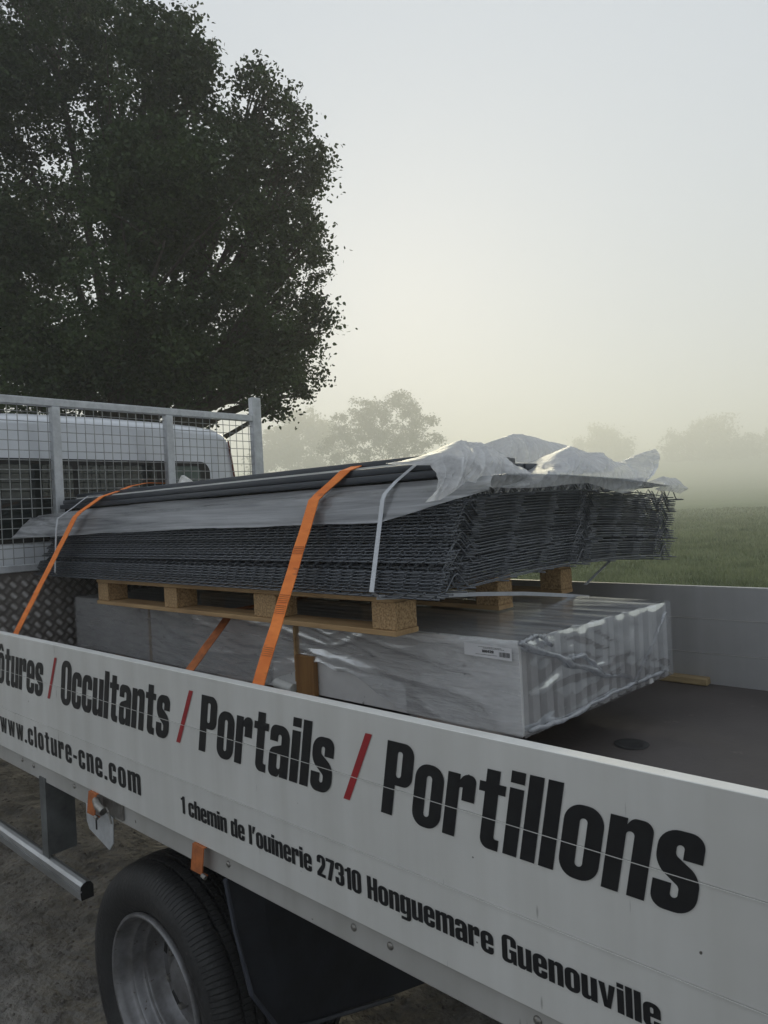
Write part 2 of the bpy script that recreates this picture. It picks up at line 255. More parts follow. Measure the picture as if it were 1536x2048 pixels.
class MB:
    def __init__(s): s.v = []; s.f = []
    def add(s, vs, fs):
        b = len(s.v); s.v.extend([tuple(map(float, v)) for v in vs]); s.f.extend([tuple(b + i for i in f) for f in fs]); return s
    def box(s, x0, x1, y0, y1, z0, z1):
        return s.add([(x0, y0, z0), (x1, y0, z0), (x1, y1, z0), (x0, y1, z0), (x0, y0, z1), (x1, y0, z1), (x1, y1, z1), (x0, y1, z1)],
                     [(0, 3, 2, 1), (4, 5, 6, 7), (0, 1, 5, 4), (1, 2, 6, 5), (2, 3, 7, 6), (3, 0, 4, 7)])
    def tube(s, pts, r, n=6, caps=True, radii=None, up=(0, 0, 1)):
        pts = [Vector(p) for p in pts]; rings = []
        for i, p in enumerate(pts):
            t = (pts[min(i + 1, len(pts) - 1)] - pts[max(i - 1, 0)]).normalized()
            u = Vector(up)
            if abs(t.dot(u)) > 0.95: u = Vector((1, 0, 0)) if abs(t.x) < 0.9 else Vector((0, 1, 0))
            a = t.cross(u).normalized(); b = t.cross(a).normalized(); rr = radii[i] if radii else r
            rings.append([p + a * (rr * math.cos(2 * math.pi * k / n)) + b * (rr * math.sin(2 * math.pi * k / n)) for k in range(n)])
        vs = [v for rg in rings for v in rg]; fs = []
        for i in range(len(pts) - 1):
            for k in range(n):
                fs.append((i * n + k, i * n + (k + 1) % n, (i + 1) * n + (k + 1) % n, (i + 1) * n + k))
        if caps: fs.append(tuple(range(n - 1, -1, -1))); fs.append(tuple((len(pts) - 1) * n + k for k in range(n)))
        return s.add(vs, fs)
    def ribbon(s, pts, wd, th=0.003):
        """flat webbing along pts; wd = width vector, th = thickness"""
        pts = [Vector(p) for p in pts]; wd = Vector(wd) * 0.5; vs = []; fs = []
        for i, p in enumerate(pts):
            t = (pts[min(i + 1, len(pts) - 1)] - pts[max(i - 1, 0)]).normalized(); nn = t.cross(wd).normalized() * th * 0.5
            vs += [p - wd - nn, p + wd - nn, p + wd + nn, p - wd + nn]
        for i in range(len(pts) - 1):
            a = i * 4; c = a + 4
            for k in range(4): fs.append((a + k, a + (k + 1) % 4, c + (k + 1) % 4, c + k))
        fs.append((3, 2, 1, 0)); e = (len(pts) - 1) * 4; fs.append((e, e + 1, e + 2, e + 3))
        return s.add(vs, fs)
    def lathe(s, prof, n=64, axis_y=True):
        """prof = [(radius, y)], turned about the y axis"""
        vs = []; fs = []; k = len(prof)
        for i in range(n):
            a = 2 * math.pi * i / n
            vs += [(r * math.cos(a), y, r * math.sin(a)) for r, y in prof]
        for i in range(n):
            j = (i + 1) % n
            for q in range(k - 1): fs.append((i * k + q, j * k + q, j * k + q + 1, i * k + q + 1))
        return s.add(vs, fs)
    def grid(s, P):
        """P[i][j] points"""
        ni = len(P); nj = len(P[0]); vs = [p for row in P for p in row]
        fs = [(i * nj + j, i * nj + j + 1, (i + 1) * nj + j + 1, (i + 1) * nj + j) for i in range(ni - 1) for j in range(nj - 1)]
        return s.add(vs, fs)
    def mesh(s, name, origin=(0, 0, 0), bevel=0.0, seg=1, smooth=False, fix=True, bang=0.6):
        me = bpy.data.meshes.new(name); o = Vector(origin)
        me.from_pydata([Vector(v) - o for v in s.v], [], s.f)
        bm = bmesh.new(); bm.from_mesh(me)
        if fix: bmesh.ops.recalc_face_normals(bm, faces=bm.faces)
        if bevel:
            es = [e for e in bm.edges if len(e.link_faces) == 2 and e.calc_face_angle(0) > bang]
            bmesh.ops.bevel(bm, geom=es, offset=bevel, segments=seg, profile=0.5, affect='EDGES', clamp_overlap=True)
        bm.to_mesh(me); bm.free()
        if smooth:
            me.polygons.foreach_set('use_smooth', [True] * len(me.polygons))
            if smooth != 'all':
                me.set_sharp_from_angle(angle=math.radians(40))
        me.update(); return me
    def build(s, name, material, parent=None, bevel=0.0, seg=1, smooth=False, origin=None, base=False, **k):
        a = np.array(s.v)
        if origin is None:
            origin = (a.min(0) + a.max(0)) / 2
            if base: origin[2] = a[:, 2].min()
        return put(s.mesh(name, origin, bevel, seg, smooth, **k), name, material, parent, origin)

def hash2(ix, iy, seed):
    h = (ix.astype(np.int64) * 374761393 + iy.astype(np.int64) * 668265263 + seed * 974711) & 0x7fffffff
    h = ((h ^ (h >> 13)) * 1274126177) & 0x7fffffff
    return ((h ^ (h >> 16)) & 0xffff) / 65535.0
def vnoise(x, y, seed=0):
    x = np.asarray(x, float); y = np.asarray(y, float)
    ix = np.floor(x); iy = np.floor(y); fx = x - ix; fy = y - iy
    fx = fx * fx * (3 - 2 * fx); fy = fy * fy * (3 - 2 * fy)
    a = hash2(ix, iy, seed); b = hash2(ix + 1, iy, seed); c = hash2(ix, iy + 1, seed); d = hash2(ix + 1, iy + 1, seed)
    return (a + (b - a) * fx) * (1 - fy) + (c + (d - c) * fx) * fy - 0.5
def fbm(x, y, seed=0, o=4):
    t = 0; a = 1.0
    for i in range(o): t = t + a * vnoise(np.asarray(x) * 2 ** i, np.asarray(y) * 2 ** i, seed + i * 17); a *= 0.5
    return t

# ------------------------------------------------------------------ ground
FW = np.array([-0.6686, 0.7436])                  # level heading of the view: the meadow climbs that way
def ground_z(x, y):
    d = (np.asarray(x) - CP[0]) * FW[0] + (np.asarray(y) - CP[1]) * FW[1]
    q = np.clip(d - 42.0, 0, 388.0); e = np.clip(d - 430.0, 0, None)
    return G + 0.000172 * q * q + 0.1335 * 70 * (1 - np.exp(-e / 70.0))
def lines(lo, hi, step, far, g=1.16):
    a = list(np.arange(lo, hi + 1e-6, step)); s = step; x = hi
    while x < far: s *= g; x += s; a.append(x)
    s = step; x = lo
    while x > -far: s *= g; x -= s; a.insert(0, x)
    return np.array(a)
gx = lines(-5.2, 0.4, 0.024, 800); gy = lines(-0.5, 2.2, 0.024, 800)
XX, YY = np.meshgrid(gx, gy, indexing='ij')
rough = np.exp(-((np.maximum(np.abs(XX + 2) - 4, 0)) / 6) ** 2 - ((np.maximum(np.abs(YY - 1) - 3, 0)) / 6) ** 2)
ZZ = ground_z(XX, YY) + 0.035 * fbm(XX * 1.3, YY * 1.3, 3) * rough + rough * (0.020 * fbm(XX * 7, YY * 7, 9, 3) + 0.010 * vnoise(XX * 26, YY * 26, 13)) + 0.25 * fbm(XX * 0.05, YY * 0.05, 5) * np.clip((YY - 6) / 10, 0, 1)
ni, nj = XX.shape
idx = np.arange(ni * nj).reshape(ni, nj)
gm = bpy.data.meshes.new('ground')
gm.from_pydata(np.stack([XX, YY, ZZ], -1).reshape(-1, 3).tolist(), [],
               np.stack([idx[:-1, :-1], idx[1:, :-1], idx[1:, 1:], idx[:-1, 1:]], -1).reshape(-1, 4).tolist())
gm.polygons.foreach_set('use_smooth', [True] * len(gm.polygons))
tag(put(gm, 'ground', M['ground']), kind='structure')

def soup(verts, faces, name):
    """fast mesh from numpy arrays; faces (F,k)"""
    me = bpy.data.meshes.new(name); nf, k = faces.shape
    me.vertices.add(len(verts)); me.vertices.foreach_set('co', verts.astype(np.float32).ravel())
    me.loops.add(nf * k); me.loops.foreach_set('vertex_index', faces.astype(np.int32).ravel())
    me.polygons.add(nf); me.polygons.foreach_set('loop_start', np.arange(0, nf * k, k, dtype=np.int32))
    me.update(calc_edges=True); return me

# loose stones on the dirt
def stones(n):
    base = np.array([(1, 0, 0), (-1, 0, 0), (0, 1, 0), (0, -1, 0), (0, 0, 1), (0, 0, -1)], float)
    fc = np.array([(0, 2, 4), (2, 1, 4), (1, 3, 4), (3, 0, 4), (2, 0, 5), (1, 2, 5), (3, 1, 5), (0, 3, 5)])
    px = rng.uniform(-5.0, 0.3, n); py = rng.uniform(-0.4, 2.1, n); s = 0.0025 + 0.013 * rng.random(n) ** 6
    pz = G + 0.035 * fbm(px * 1.3, py * 1.3, 3) + 0.020 * fbm(px * 7, py * 7, 9, 3) + 0.010 * vnoise(px * 26, py * 26, 13)
    v = base[None] * s[:, None, None] * rng.uniform(0.6, 1.3, (n, 6, 1)) * np.array([1, 1, 0.6])
    a = rng.uniform(0, 6.28, n); c, si = np.cos(a), np.sin(a)
    v = np.stack([v[..., 0] * c[:, None] - v[..., 1] * si[:, None], v[..., 0] * si[:, None] + v[..., 1] * c[:, None], v[..., 2]], -1)
    v += np.stack([px, py, pz], -1)[:, None]
    return soup(v.reshape(-1, 3), (fc[None] + 6 * np.arange(n)[:, None, None]).reshape(-1, 3), 'gravel')
M['stone'] = mat('grey_brown_stone', (0.20, 0.18, 0.16), (0.08, 0.07, 0.062), scale=20, rough=0.9)
tag(put(stones(15000), 'gravel', M['stone']), 'small loose stones lying in the brown dirt', 'gravel', kind='stuff')

# ------------------------------------------------------------------ grass of the meadow
def grass(n):
    az = rng.uniform(-0.05, 1.15, n); dist = 8.0 * (75 / 8.0) ** (rng.random(n) ** 1.1)
    h0 = math.atan2(-0.6686, 0.7436)
    x = CP[0] + np.sin(h0 + az) * dist; y = CP[1] + np.cos(h0 + az) * dist
    keep = (y > 3.6 + vnoise(x * 0.9, y * 0.9, 4) * 1.5); x, y, dist = x[keep], y[keep], dist[keep]; n = len(x)
    z = ground_z(x, y) + 0.25 * fbm(x * 0.05, y * 0.05, 5) * np.clip((y - 6) / 10, 0, 1)
    clump = 0.65 + 0.9 * (fbm(x * 1.2, y * 1.2, 21, 3) + 0.4).clip(0, 1.2)
    h = (0.05 + 0.085 * rng.random(n)) * clump * (1 + dist * 0.008); w = 0.004 + 0.0006 * dist
    a = rng.uniform(0, 6.28, n); ln = rng.normal(0, 0.6, n) * h; la = rng.uniform(0, 6.28, n)
    p = np.stack([x, y, z], -1); d = np.stack([np.cos(a), np.sin(a), np.zeros(n)], -1) * w[:, None]
    tip = p + np.stack([np.cos(la) * ln, np.sin(la) * ln, h], -1)
    v = np.stack([p - d, p + d, tip], 1).reshape(-1, 3)
    return soup(v, np.arange(3 * n).reshape(-1, 3), 'grass')
tag(put(grass(230000), 'grass', M['grass']), 'short wet meadow grass growing beyond the truck', 'grass', kind='stuff')

# ------------------------------------------------------------------ the truck
truck = empty('flatbed_truck', (-2.4, 1.0, G), 'grey flatbed truck with lettered drop side and mesh headboard, carrying fencing', 'truck')
XF, XR = -3.60, 1.05                               # front and rear end of the load bed
YF = 1.983                                         # inner face of the far side board
FLZ = -0.385
SEAMS = (0.0, -0.127, -0.2635, -0.40)

# lettering --------------------------------------------------------
S, C = 0.185, 0.09; Wd = 2 * S + C
def rr(x0, y0, x1, y1, r): return [(x0, y0, r), (x1, y0, r), (x1, y1, r), (x0, y1, r)]
X = 0.80; K = 0.045
def hole(a=0.13, b=0.67, x0=S, x1=S + C): return rr(x0, a, x1, b, K)
N_ = [(0, 0), (S, 0), (S, .67, K), (S + C, .67, K), (S + C, 0), (Wd, 0), (Wd, .812, .17), (.235, .812, .08), (S, .735), (S, X), (0, X)]
def flip(p): return [((Wd - q[0]), (X - q[1])) + tuple(q[2:]) for q in p]
W3 = 3 * S + 2 * C
GL = {
 'o': (Wd, [[rr(0, -.012, Wd, .812, .2), hole()]]),
 'n': (Wd, [[N_]]), 'u': (Wd, [[flip(N_)]]),
 'h': (Wd, [[N_[:-2] + [(S, 1), (0, 1)]]]),
 'm': (W3, [[[(0, 0), (S, 0), (S, .67, K), (S + C, .67, K), (S + C, 0), (2 * S + C, 0), (2 * S + C, .67, K), (2 * S + 2 * C, .67, K), (2 * S + 2 * C, 0), (W3, 0),
              (W3, .812, .17), (.50, .812, .08), (2 * S + C, .74), (.44, .812, .08), (.235, .812, .08), (S, .735), (S, X), (0, X)]]]),
 'r': (.42, [[[(0, 0), (S, 0), (S, .64, .05), (.235, .64), (.235, .48), (.42, .48), (.42, .812, .15), (.25, .812, .07), (S, .73), (S, X), (0, X)]]]),
 'i': (S, [[[(0, 0), (S, 0), (S, X), (0, X)]], [[(0, .86), (S, .86), (S, 1), (0, 1)]]]),
 'l': (S, [[[(0, 0), (S, 0), (S, 1), (0, 1)]]]),
 't': (.365, [[[(.085, .95), (.085, .79), (0, .79), (0, .67), (.085, .67), (.085, -.008, .13), (.345, -.008), (.345, .125), (.27, .125, .03), (.27, .67), (.365, .67), (.365, .79), (.27, .79), (.27, .95)]]]),
 's': (.445, [[[(0, .27), (0, -.012, .2), (.445, -.012, .2), (.445, .40, .12), (S, .56, .03), (S, .67, K), (S + .075, .67, K), (S + .075, .53), (.445, .53), (.445, .812, .2), (0, .812, .2), (0, .42, .12),
               (S + .075, .25, .03), (S + .075, .13, K), (S, .13, K), (S, .27)]]]),
 'c': (.45, [[[(.45, .50), (.45, .812, .2), (0, .812, .2), (0, -.012, .2), (.45, -.012, .2), (.45, .30), (S + .08, .30), (S + .08, .13, K), (S, .13, K), (S, .67, K), (S + .08, .67, K), (S + .08, .50)]]]),
 'e': (Wd, [[[(S, .36), (Wd, .36), (Wd, .812, .2), (0, .812, .2), (0, -.012, .2), (Wd, -.012, .2), (Wd, .26), (S + C, .26), (S + C, .13, K), (S, .13, K)], hole(.47, .67)]]),
 'a': (Wd, [[[(0, .55), (S, .55), (S, .67, K), (S + C, .67, K), (S + C, .51), (0, .43, .1), (0, -.012, .15), (.23, -.012, .08), (S + C, .06), (S + C, 0), (Wd, 0), (Wd, .812, .2), (0, .812, .2)], hole(.12, .36)]]),
 'd': (Wd, [[[(Wd, 0), (Wd, 1), (Wd - S, 1), (Wd - S, .75), (.2, .812, .08), (0, .812, .18), (0, -.012, .18), (.2, -.012, .08), (Wd - S, .05), (Wd - S, 0)], hole()]]),
 'g': (Wd, [[[(Wd, X), (Wd - S, X), (Wd - S, .75), (.2, .812, .08), (0, .812, .18), (0, .03, .18), (.2, .03, .08), (Wd - S, .1), (Wd - S, -.09, .03), (.03, -.09), (.03, -.21), (Wd, -.21, .15)], hole(.16, .67)]]),
 'v': (.47, [[[(0, X), (.17, X), (.235, .24), (.30, X), (.47, X), (.33, 0), (.14, 0)]]]),
 'w': (.66, [[[(0, X), (.15, X), (.20, .25), (.255, X), (.405, X), (.46, .25), (.51, X), (.66, X), (.54, 0), (.39, 0), (.33, .5), (.27, 0), (.12, 0)]]]),
 '.': (.17, [[[(0, 0), (.17, 0), (.17, .15), (0, .15)]]]),
 '-': (.26, [[[(0, .32), (.26, .32), (.26, .45), (0, .45)]]]),
 "'": (.2, [[[(0, .62), (.09, .62), (.22, 1), (.05, 1)]]]),
 'P': (.475, [[[(0, 0), (S + .01, 0), (S + .01, .42), (.475, .42, .17), (.475, 1, .17), (0, 1)], rr(S + .01, .53, S + .10, .88, .04)]]),
 'O': (.51, [[rr(0, -.012, .51, 1.012, .22), rr(S + .01, .13, .315, .87, .05)]]),
 'H': (.48, [[[(0, 0), (S, 0), (S, .43), (.295, .43), (.295, 0), (.48, 0), (.48, 1), (.295, 1), (.295, .57), (S, .57), (S, 1), (0, 1)]]]),
 'C': (.48, [[[(.48, .60), (.48, 1.012, .2), (0, 1.012, .2), (0, -.012, .2), (.48, -.012, .2), (.48, .38), (.295, .38), (.295, .13, K), (S, .13, K), (S, .88, K), (.295, .88, K), (.295, .60)]]]),
 'G': (.5, [[[(.5, .62), (.5, 1.012, .2), (0, 1.012, .2), (0, -.012, .2), (.28, -.012, .08), (.37, .07), (.39, 0), (.5, 0), (.5, .50), (.26, .50), (.26, .38), (.31, .38), (.31, .13, .04), (S, .13, .04), (S, .88, .04), (.31, .88, .04), (.31, .62)]]]),
 '1': (.31, [[[(.12, 0), (.31, 0), (.31, 1), (.17, 1), (.10, .9), (0, .86), (0, .75), (.12, .77)]]]),
 '2': (Wd, [[[(0, 0), (Wd, 0), (Wd, .14), (.23, .14), (Wd, .56, .12), (Wd, 1.012, .2), (0, 1.012, .2), (0, .64), (S, .64), (S, .88, .04), (S + C, .88, .04), (S + C, .58, .03), (0, .17)]]]),
 '3': (Wd, [[[(0, .32), (0, -.012, .2), (Wd, -.012, .2), (Wd, .47, .06), (.40, .515), (Wd, .56, .06), (Wd, 1.012, .2), (0, 1.012, .2), (0, .68), (S, .68), (S, .88, .04), (S + C, .88, .04), (S + C, .6, .03), (.17, .58), (.17, .46),
               (S + C, .44, .03), (S + C, .13, .04), (S, .13, .04), (S, .32)]]]),
 '4': (.48, [[[(.24, 0), (.42, 0), (.42, .2), (.48, .2), (.48, .34), (.42, .34), (.42, 1), (.2, 1), (0, .36), (0, .2), (.24, .2)], [(.15, .34), (.24, .34), (.24, .7)]]]),
 '7': (.44, [[[(0, 1), (.44, 1), (.44, .86), (.25, 0), (.06, 0), (.25, .85), (0, .85)]]]),
 '8': (Wd, [[rr(0, -.012, Wd, 1.012, .2), rr(S, .12, S + C, .44, .04), rr(S, .58, S + C, .88, .04)]]),
 '0': (Wd, [[rr(0, -.012, Wd, 1.012, .2), rr(S, .13, S + C, .87, .045)]]),
}
GL['\u00f4'] = (Wd, GL['o'][1] + [[[(.04, .86), (.16, 1.04), (.30, 1.04), (.42, .86), (.29, .86), (.23, .95), (.17, .86)]]])
def fillet(poly):
    P = [(p[0], p[1], p[2] if len(p) > 2 else 0) for p in poly]; out = []; n = len(P)
    for i in range(n):
        x, y, r = P[i]
        if r <= 0: out.append((x, y)); continue
        a = Vector(P[i - 1][:2]); c = Vector(P[(i + 1) % n][:2]); b = Vector((x, y))
        u = a - b; v = c - b; r2 = min(r, u.length * 0.5, v.length * 0.5); u.normalize(); v.normalize()
        p0 = b + u * r2; p1 = b + v * r2
        for k in range(9):
            t = k / 8; kk = 0.5523
            q0 = p0; q1 = p0 + (b - p0) * kk; q2 = p1 + (b - p1) * kk; q3 = p1
            q = q0 * (1 - t) ** 3 + q1 * 3 * t * (1 - t) ** 2 + q2 * 3 * t * t * (1 - t) + q3 * t ** 3
            out.append((q.x, q.y))
    return out
def write(text, name, x_left, x_right, z_base, cap, shear, material, parent, y=-0.0012, track=0.05, plane='y', label=None):
    """flat cut lettering; the line is fitted between x_left and x_right"""
    adv = 0; places = []
    for ch in text:
        if ch == ' ': adv += 0.26; continue
        places.append((ch, adv)); adv += GL[ch][0] + track
    sx = (x_right - x_left) / (adv - track)
    cu = bpy.data.curves.new('letters', 'CURVE'); cu.dimensions = '2D'; cu.fill_mode = 'BOTH'; cu.extrude = 0.0002
    for ch, a in places:
        for piece in GL[ch][1]:
            for loop in piece:
                pts = fillet(loop); sp = cu.splines.new('POLY'); sp.points.add(len(pts) - 1); sp.use_cyclic_u = True
                for q, p in zip(pts, sp.points):
                    p.co = ((q[0] + a) * sx + shear * q[1] * cap, q[1] * cap, 0, 1)
    t = bpy.data.objects.new('letters', cu); col.objects.link(t)
    me = bpy.data.meshes.new_from_object(t.evaluated_get(bpy.context.evaluated_depsgraph_get()))
    bpy.data.objects.remove(t); bpy.data.curves.remove(cu)
    me.transform(Matrix.Rotation(math.radians(90), 4, 'X')); me.materials.clear()
    me.name = name
    return put(me, name, material, parent, (x_left, y, z_base))

# near and far drop side: three drawn planks in a frame
def side_board(y0, y1, sgn):
    sb = empty('side_board', ((XF + XR) / 2, y0, -0.40), parent=truck)
    for a in (XF - 0.035, XR + 0.001):
        MB().box(a, a + 0.034, y0 - 0.004, y1 + 0.004, -0.40, 0.02).build('end_post', M['galv'], sb, bevel=0.003)
    for k in range(3):
        top, bot = SEAMS[k], SEAMS[k + 1]
        b = MB().box(XF, XR, y0, y1, bot + (0.0005 if k < 2 else 0), top - (0.0005 if k else 0))
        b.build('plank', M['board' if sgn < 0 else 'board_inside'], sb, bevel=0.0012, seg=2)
        if k:
            e0, e1 = (y0 - 0.00155, y0 - 0.0002) if sgn < 0 else (y0 - 0.0022, y0 - 0.0002)
            MB().box(XF, XR, e0, e1, top - 0.0007, top + 0.0005).build('seam_lip', M['board'], sb)
    return sb
near = side_board(0.0, 0.025, -1); near['label'] = 'silver drop side with black lettering'
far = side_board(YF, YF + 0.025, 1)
ZC = -0.1745
for word, a, b in (('Cl\u00f4tures', -2.796, -2.312), ('Occultants', -2.180, -1.571), ('Portails', -1.438, -0.993), ('Portillons', -0.862, -0.322)):
    write(word, 'lettering', a, b, ZC, 0.1335, 0.19, M['vinyl'], near)
write('www.cloture-cne.com', 'lettering', -2.684, -1.718, -0.348, 0.067, 0.0, M['vinyl'], near, track=0.13)
write("1 chemin de l'ouinerie 27310 Honguemare Guenouville", 'lettering', -1.526, -0.372, -0.3435, 0.0415, 0.0, M['vinyl'], near)
for xt, xb in ((-2.199, -2.266), (-1.4575, -1.5255), (-0.883, -0.949)):
    sl = MB(); w = 0.0082
    sl.add([(xb - w, -0.0012, -0.173), (xb + w, -0.0012, -0.173), (xt + w, -0.0012, -0.0385), (xt - w, -0.0012, -0.0385)], [(0, 1, 2, 3)])
    o = sl.build('slash_mark', M['red'], near)

# rail below the near board, rivets, latch, bracket
rail = MB().box(XF - 0.03, XR + 0.03, 0.016, 0.05, -0.4635, -0.4015).build('side_rail', M['rail'], truck, bevel=0.003, seg=2)
rail_far = MB().box(XF - 0.03, XR + 0.03, YF - 0.02, YF + 0.02, -0.4635, -0.4015).build('side_rail', M['rail'], truck, bevel=0.003)
riv = MB().lathe([(0.0, -0.0045), (0.004, -0.004), (0.0068, -0.0022), (0.0078, 0.001)], 14).mesh('rivet', smooth='all')
for x in (-3.30, -2.95, -2.547, -2.451, -2.151, -1.365, -0.964, -0.871, -0.570, -0.1, 0.3):
    put(riv, 'rivet', M['steel'], rail, (x, 0.016, -0.427))
br = MB()
bp = [(-2.064, -.4545), (-2.064, -.505), (-2.049, -.527), (-1.93, -.556), (-1.906, -.531), (-1.902, -.4545)]
br.add([(x, y, z) for y in (0.0085, 0.0125) for x, z in bp], [tuple(range(5, -1, -1)), tuple(range(6, 12))] + [(i, (i + 1) % 6, 6 + (i + 1) % 6, 6 + i) for i in range(6)])
brk = br.build('bracket_plate', M['galv'], truck, bevel=0.001)
MB().box(-2.003, -1.997, 0.0065, 0.0080, -0.515, -0.475).build('slot', M['dark'], brk)
lt = MB(); lt.box(-1.955, -1.845, 0.008, 0.0155, -0.452, -0.406)
lat = lt.build('latch', M['steel'], truck, bevel=0.002)
MB().tube([(-1.965, -0.006, -0.418), (-1.925, -0.020, -0.420), (-1.895, -0.020, -0.428)], 0.011, 10).build('latch_handle', M['steel'], lat, smooth=True)
MB().tube([(-1.895, -0.010, -0.420), (-1.872, -0.016, -0.424), (-1.862, -0.014, -0.455)], 0.0028, 6).build('latch_pin', M['steel'], lat, smooth=True)

# bed floor, tail board, chassis
fl = MB().box(XF, XR, 0.0255, YF - 0.0005, FLZ - 0.02, FLZ).build('bed_floor', M['floor'], truck)
h = hit(1263, 1489, 2, FLZ)
ring = MB().lathe([(0.0, 0), (0.030, 0.0), (0.040, 0.0035), (0.052, 0.0005)], 24); ring.v = [(x, z, y) for x, y, z in ring.v]
put(ring.mesh('drain_hole', smooth='all'), 'drain_hole', M['dark'], fl, (h[0], h[1], FLZ + 0.0015))
MB().box(XR + 0.005, XR + 0.03, 0.03, YF - 0.005, -0.40, 0.0).build('tail_board', M['board'], truck, bevel=0.003)
ch = MB()
for y in (0.62, 1.30): ch.box(-6.2, XR, y, y + 0.07, -0.66, -0.47)
for x in (-3.2, -2.5, -1.15, -0.4, 0.4): ch.box(x, x + 0.06, 0.06, 1.94, -0.465, -0.407)
ch.build('chassis_frame', M['dark'], truck, bevel=0.004)
ax = MB().tube([(-1.79, 0.2, -0.934), (-1.79, 1.8, -0.934)], 0.055, 12); ax.tube([(-1.79, 0.85, -0.934), (-1.79, 1.15, -0.934)], 0.15, 16)
ax.build('rear_axle', M['dark'], truck, smooth=True)

# side guard
gd = MB()
prof = [(-.758, .002), (-.758, .040), (-.722, .040), (-.709, .032), (-.706, .020), (-.709, .010), (-.716, .002), (-.728, .000), (-.729, .004), (-.733, .004), (-.734, .000)]
n = len(prof)
gd.add([(x, y, z) for x in (-3.6, -2.112) for z, y in prof], [(i, (i + 1) % n, n + (i + 1) % n, n + i) for i in range(n)] + [tuple(range(n))])
guard = gd.build('side_guard_rail', M['alubar'], truck)
MB().add([(-2.1105, y, z) for z, y in prof], [tuple(range(n))]).build('end_cap', M['rubber_trim'], guard)
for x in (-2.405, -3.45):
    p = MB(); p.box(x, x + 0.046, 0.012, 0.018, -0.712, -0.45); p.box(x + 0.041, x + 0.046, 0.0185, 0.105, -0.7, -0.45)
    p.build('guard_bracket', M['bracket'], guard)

# mudguard flap behind the wheel
mg = MB()
mg.grid([[(-1.385, 0.012, -.464), (-1.372, 0.022, -.58), (-1.36, 0.05, -.74), (-1.35, 0.12, -.86)], [(-1.36, 0.10, -.464), (-1.358, 0.11, -.58), (-1.355, 0.13, -.74), (-1.35, 0.20, -.89)],
         [(-1.36, 0.50, -.464), (-1.358, 0.50, -.6), (-1.355, 0.50, -.8), (-1.35, 0.52, -1.0)], [(-1.36, 0.96, -.464), (-1.358, 0.96, -.6), (-1.355, 0.96, -.8), (-1.35, 0.96, -1.13)]])
mud = mg.build('mudguard', M['mud'], truck)
ed = MB(); ed.tube([(-1.378, 0.014, -.466), (-1.365, 0.024, -.58), (-1.353, 0.052, -.74), (-1.343, 0.122, -.862), (-1.343, 0.205, -.895), (-1.343, 0.52, -1.004)], 0.006, 6)
ed.build('mudguard_edge', M['mudedge'], mud, smooth=True)
MB().grid([[(-1.36, YF - y, z) for z in (-.464, -.9)] for y in (0.02, 0.5)]).build('mudguard', M['mud'], truck)

# wheels: twin tyres, dished steel rim
tp = [(.222, .012), (.236, .004), (.262, -.010), (.290, -.014), (.315, -.008), (.330, .004), (.339, .018), (.3435, .030), (.346, .048),
      (.346, .052), (.338, .053), (.338, .060), (.346, .061), (.349, .075), (.349, .083), (.340, .084), (.340, .092), (.349, .093), (.349, .108), (.340, .109), (.340, .117), (.349, .118),
      (.346, .132), (.338, .133), (.338, .140), (.346, .141), (.3435, .164), (.332, .186), (.30, .206), (.25, .196), (.222, .182)]
tyre_me = MB().lathe(tp, 128).mesh('tyre', smooth=True)
rp = [(.2215, .010), (.222, .002), (.218, -.004), (.2125, -.003), (.208, .006), (.205, .016), (.204, .034), (.1995, .041), (.190, .044), (.187, .050), (.187, .068), (.183, .075), (.173, .078), (.170, .084), (.170, .104), (.166, .110), (.163, .124),
      (.160, .128), (.130, .125), (.112, .118), (.100, .112), (.062, .110), (.060, .090), (.0, .088)]
rim_me = MB().lathe(rp, 96).mesh('rim', smooth=True)
rp2 = [(.2215, .175), (.222, .184), (.205, .178), (.196, .14), (.18, .1), (.0, .1)]
rim2_me = MB().lathe(rp2, 48).mesh('rim', smooth=True)
nut = MB().lathe([(0, -.022), (.009, -.021), (.0105, -.012), (.0105, 0), (.014, .001)], 6).mesh('wheel_nut')
def wheel(y, sgn, detail):
    w = empty('wheel', (-1.79, y, -0.934), parent=truck)
    rot = None if sgn > 0 else (0, 0, math.pi)
    put(tyre_me, 'tyre', M['tyre'], w, (-1.79, y, -0.934), rot)
    put(rim_me if detail else rim2_me, 'rim', M['rim'], w, (-1.79, y, -0.934), rot)
    if detail:
        for k in range(6):
            a = math.pi / 3 * k + 0.3
            put(nut, 'wheel_nut', M['steel'], w, (-1.79 + 0.082 * math.cos(a), y + sgn * 0.112, -0.934 + 0.082 * math.sin(a)), rot)
            hb = MB().box(-0.020, 0.020, 0, 0.003, -0.008, 0.008)
            a += math.pi / 6
            me = hb.mesh('hand_hole', bevel=0.002)
            ho = put(me, 'hand_hole', M['dark'], w, (-1.79 + 0.140 * math.cos(a), y + sgn * 0.1225, -0.934 + 0.140 * math.sin(a)), (0, math.pi / 2 - a, 0))
wheel(0.040, 1, True); wheel(0.275, 1, False); wheel(1.943, -1, True); wheel(1.708, -1, False)

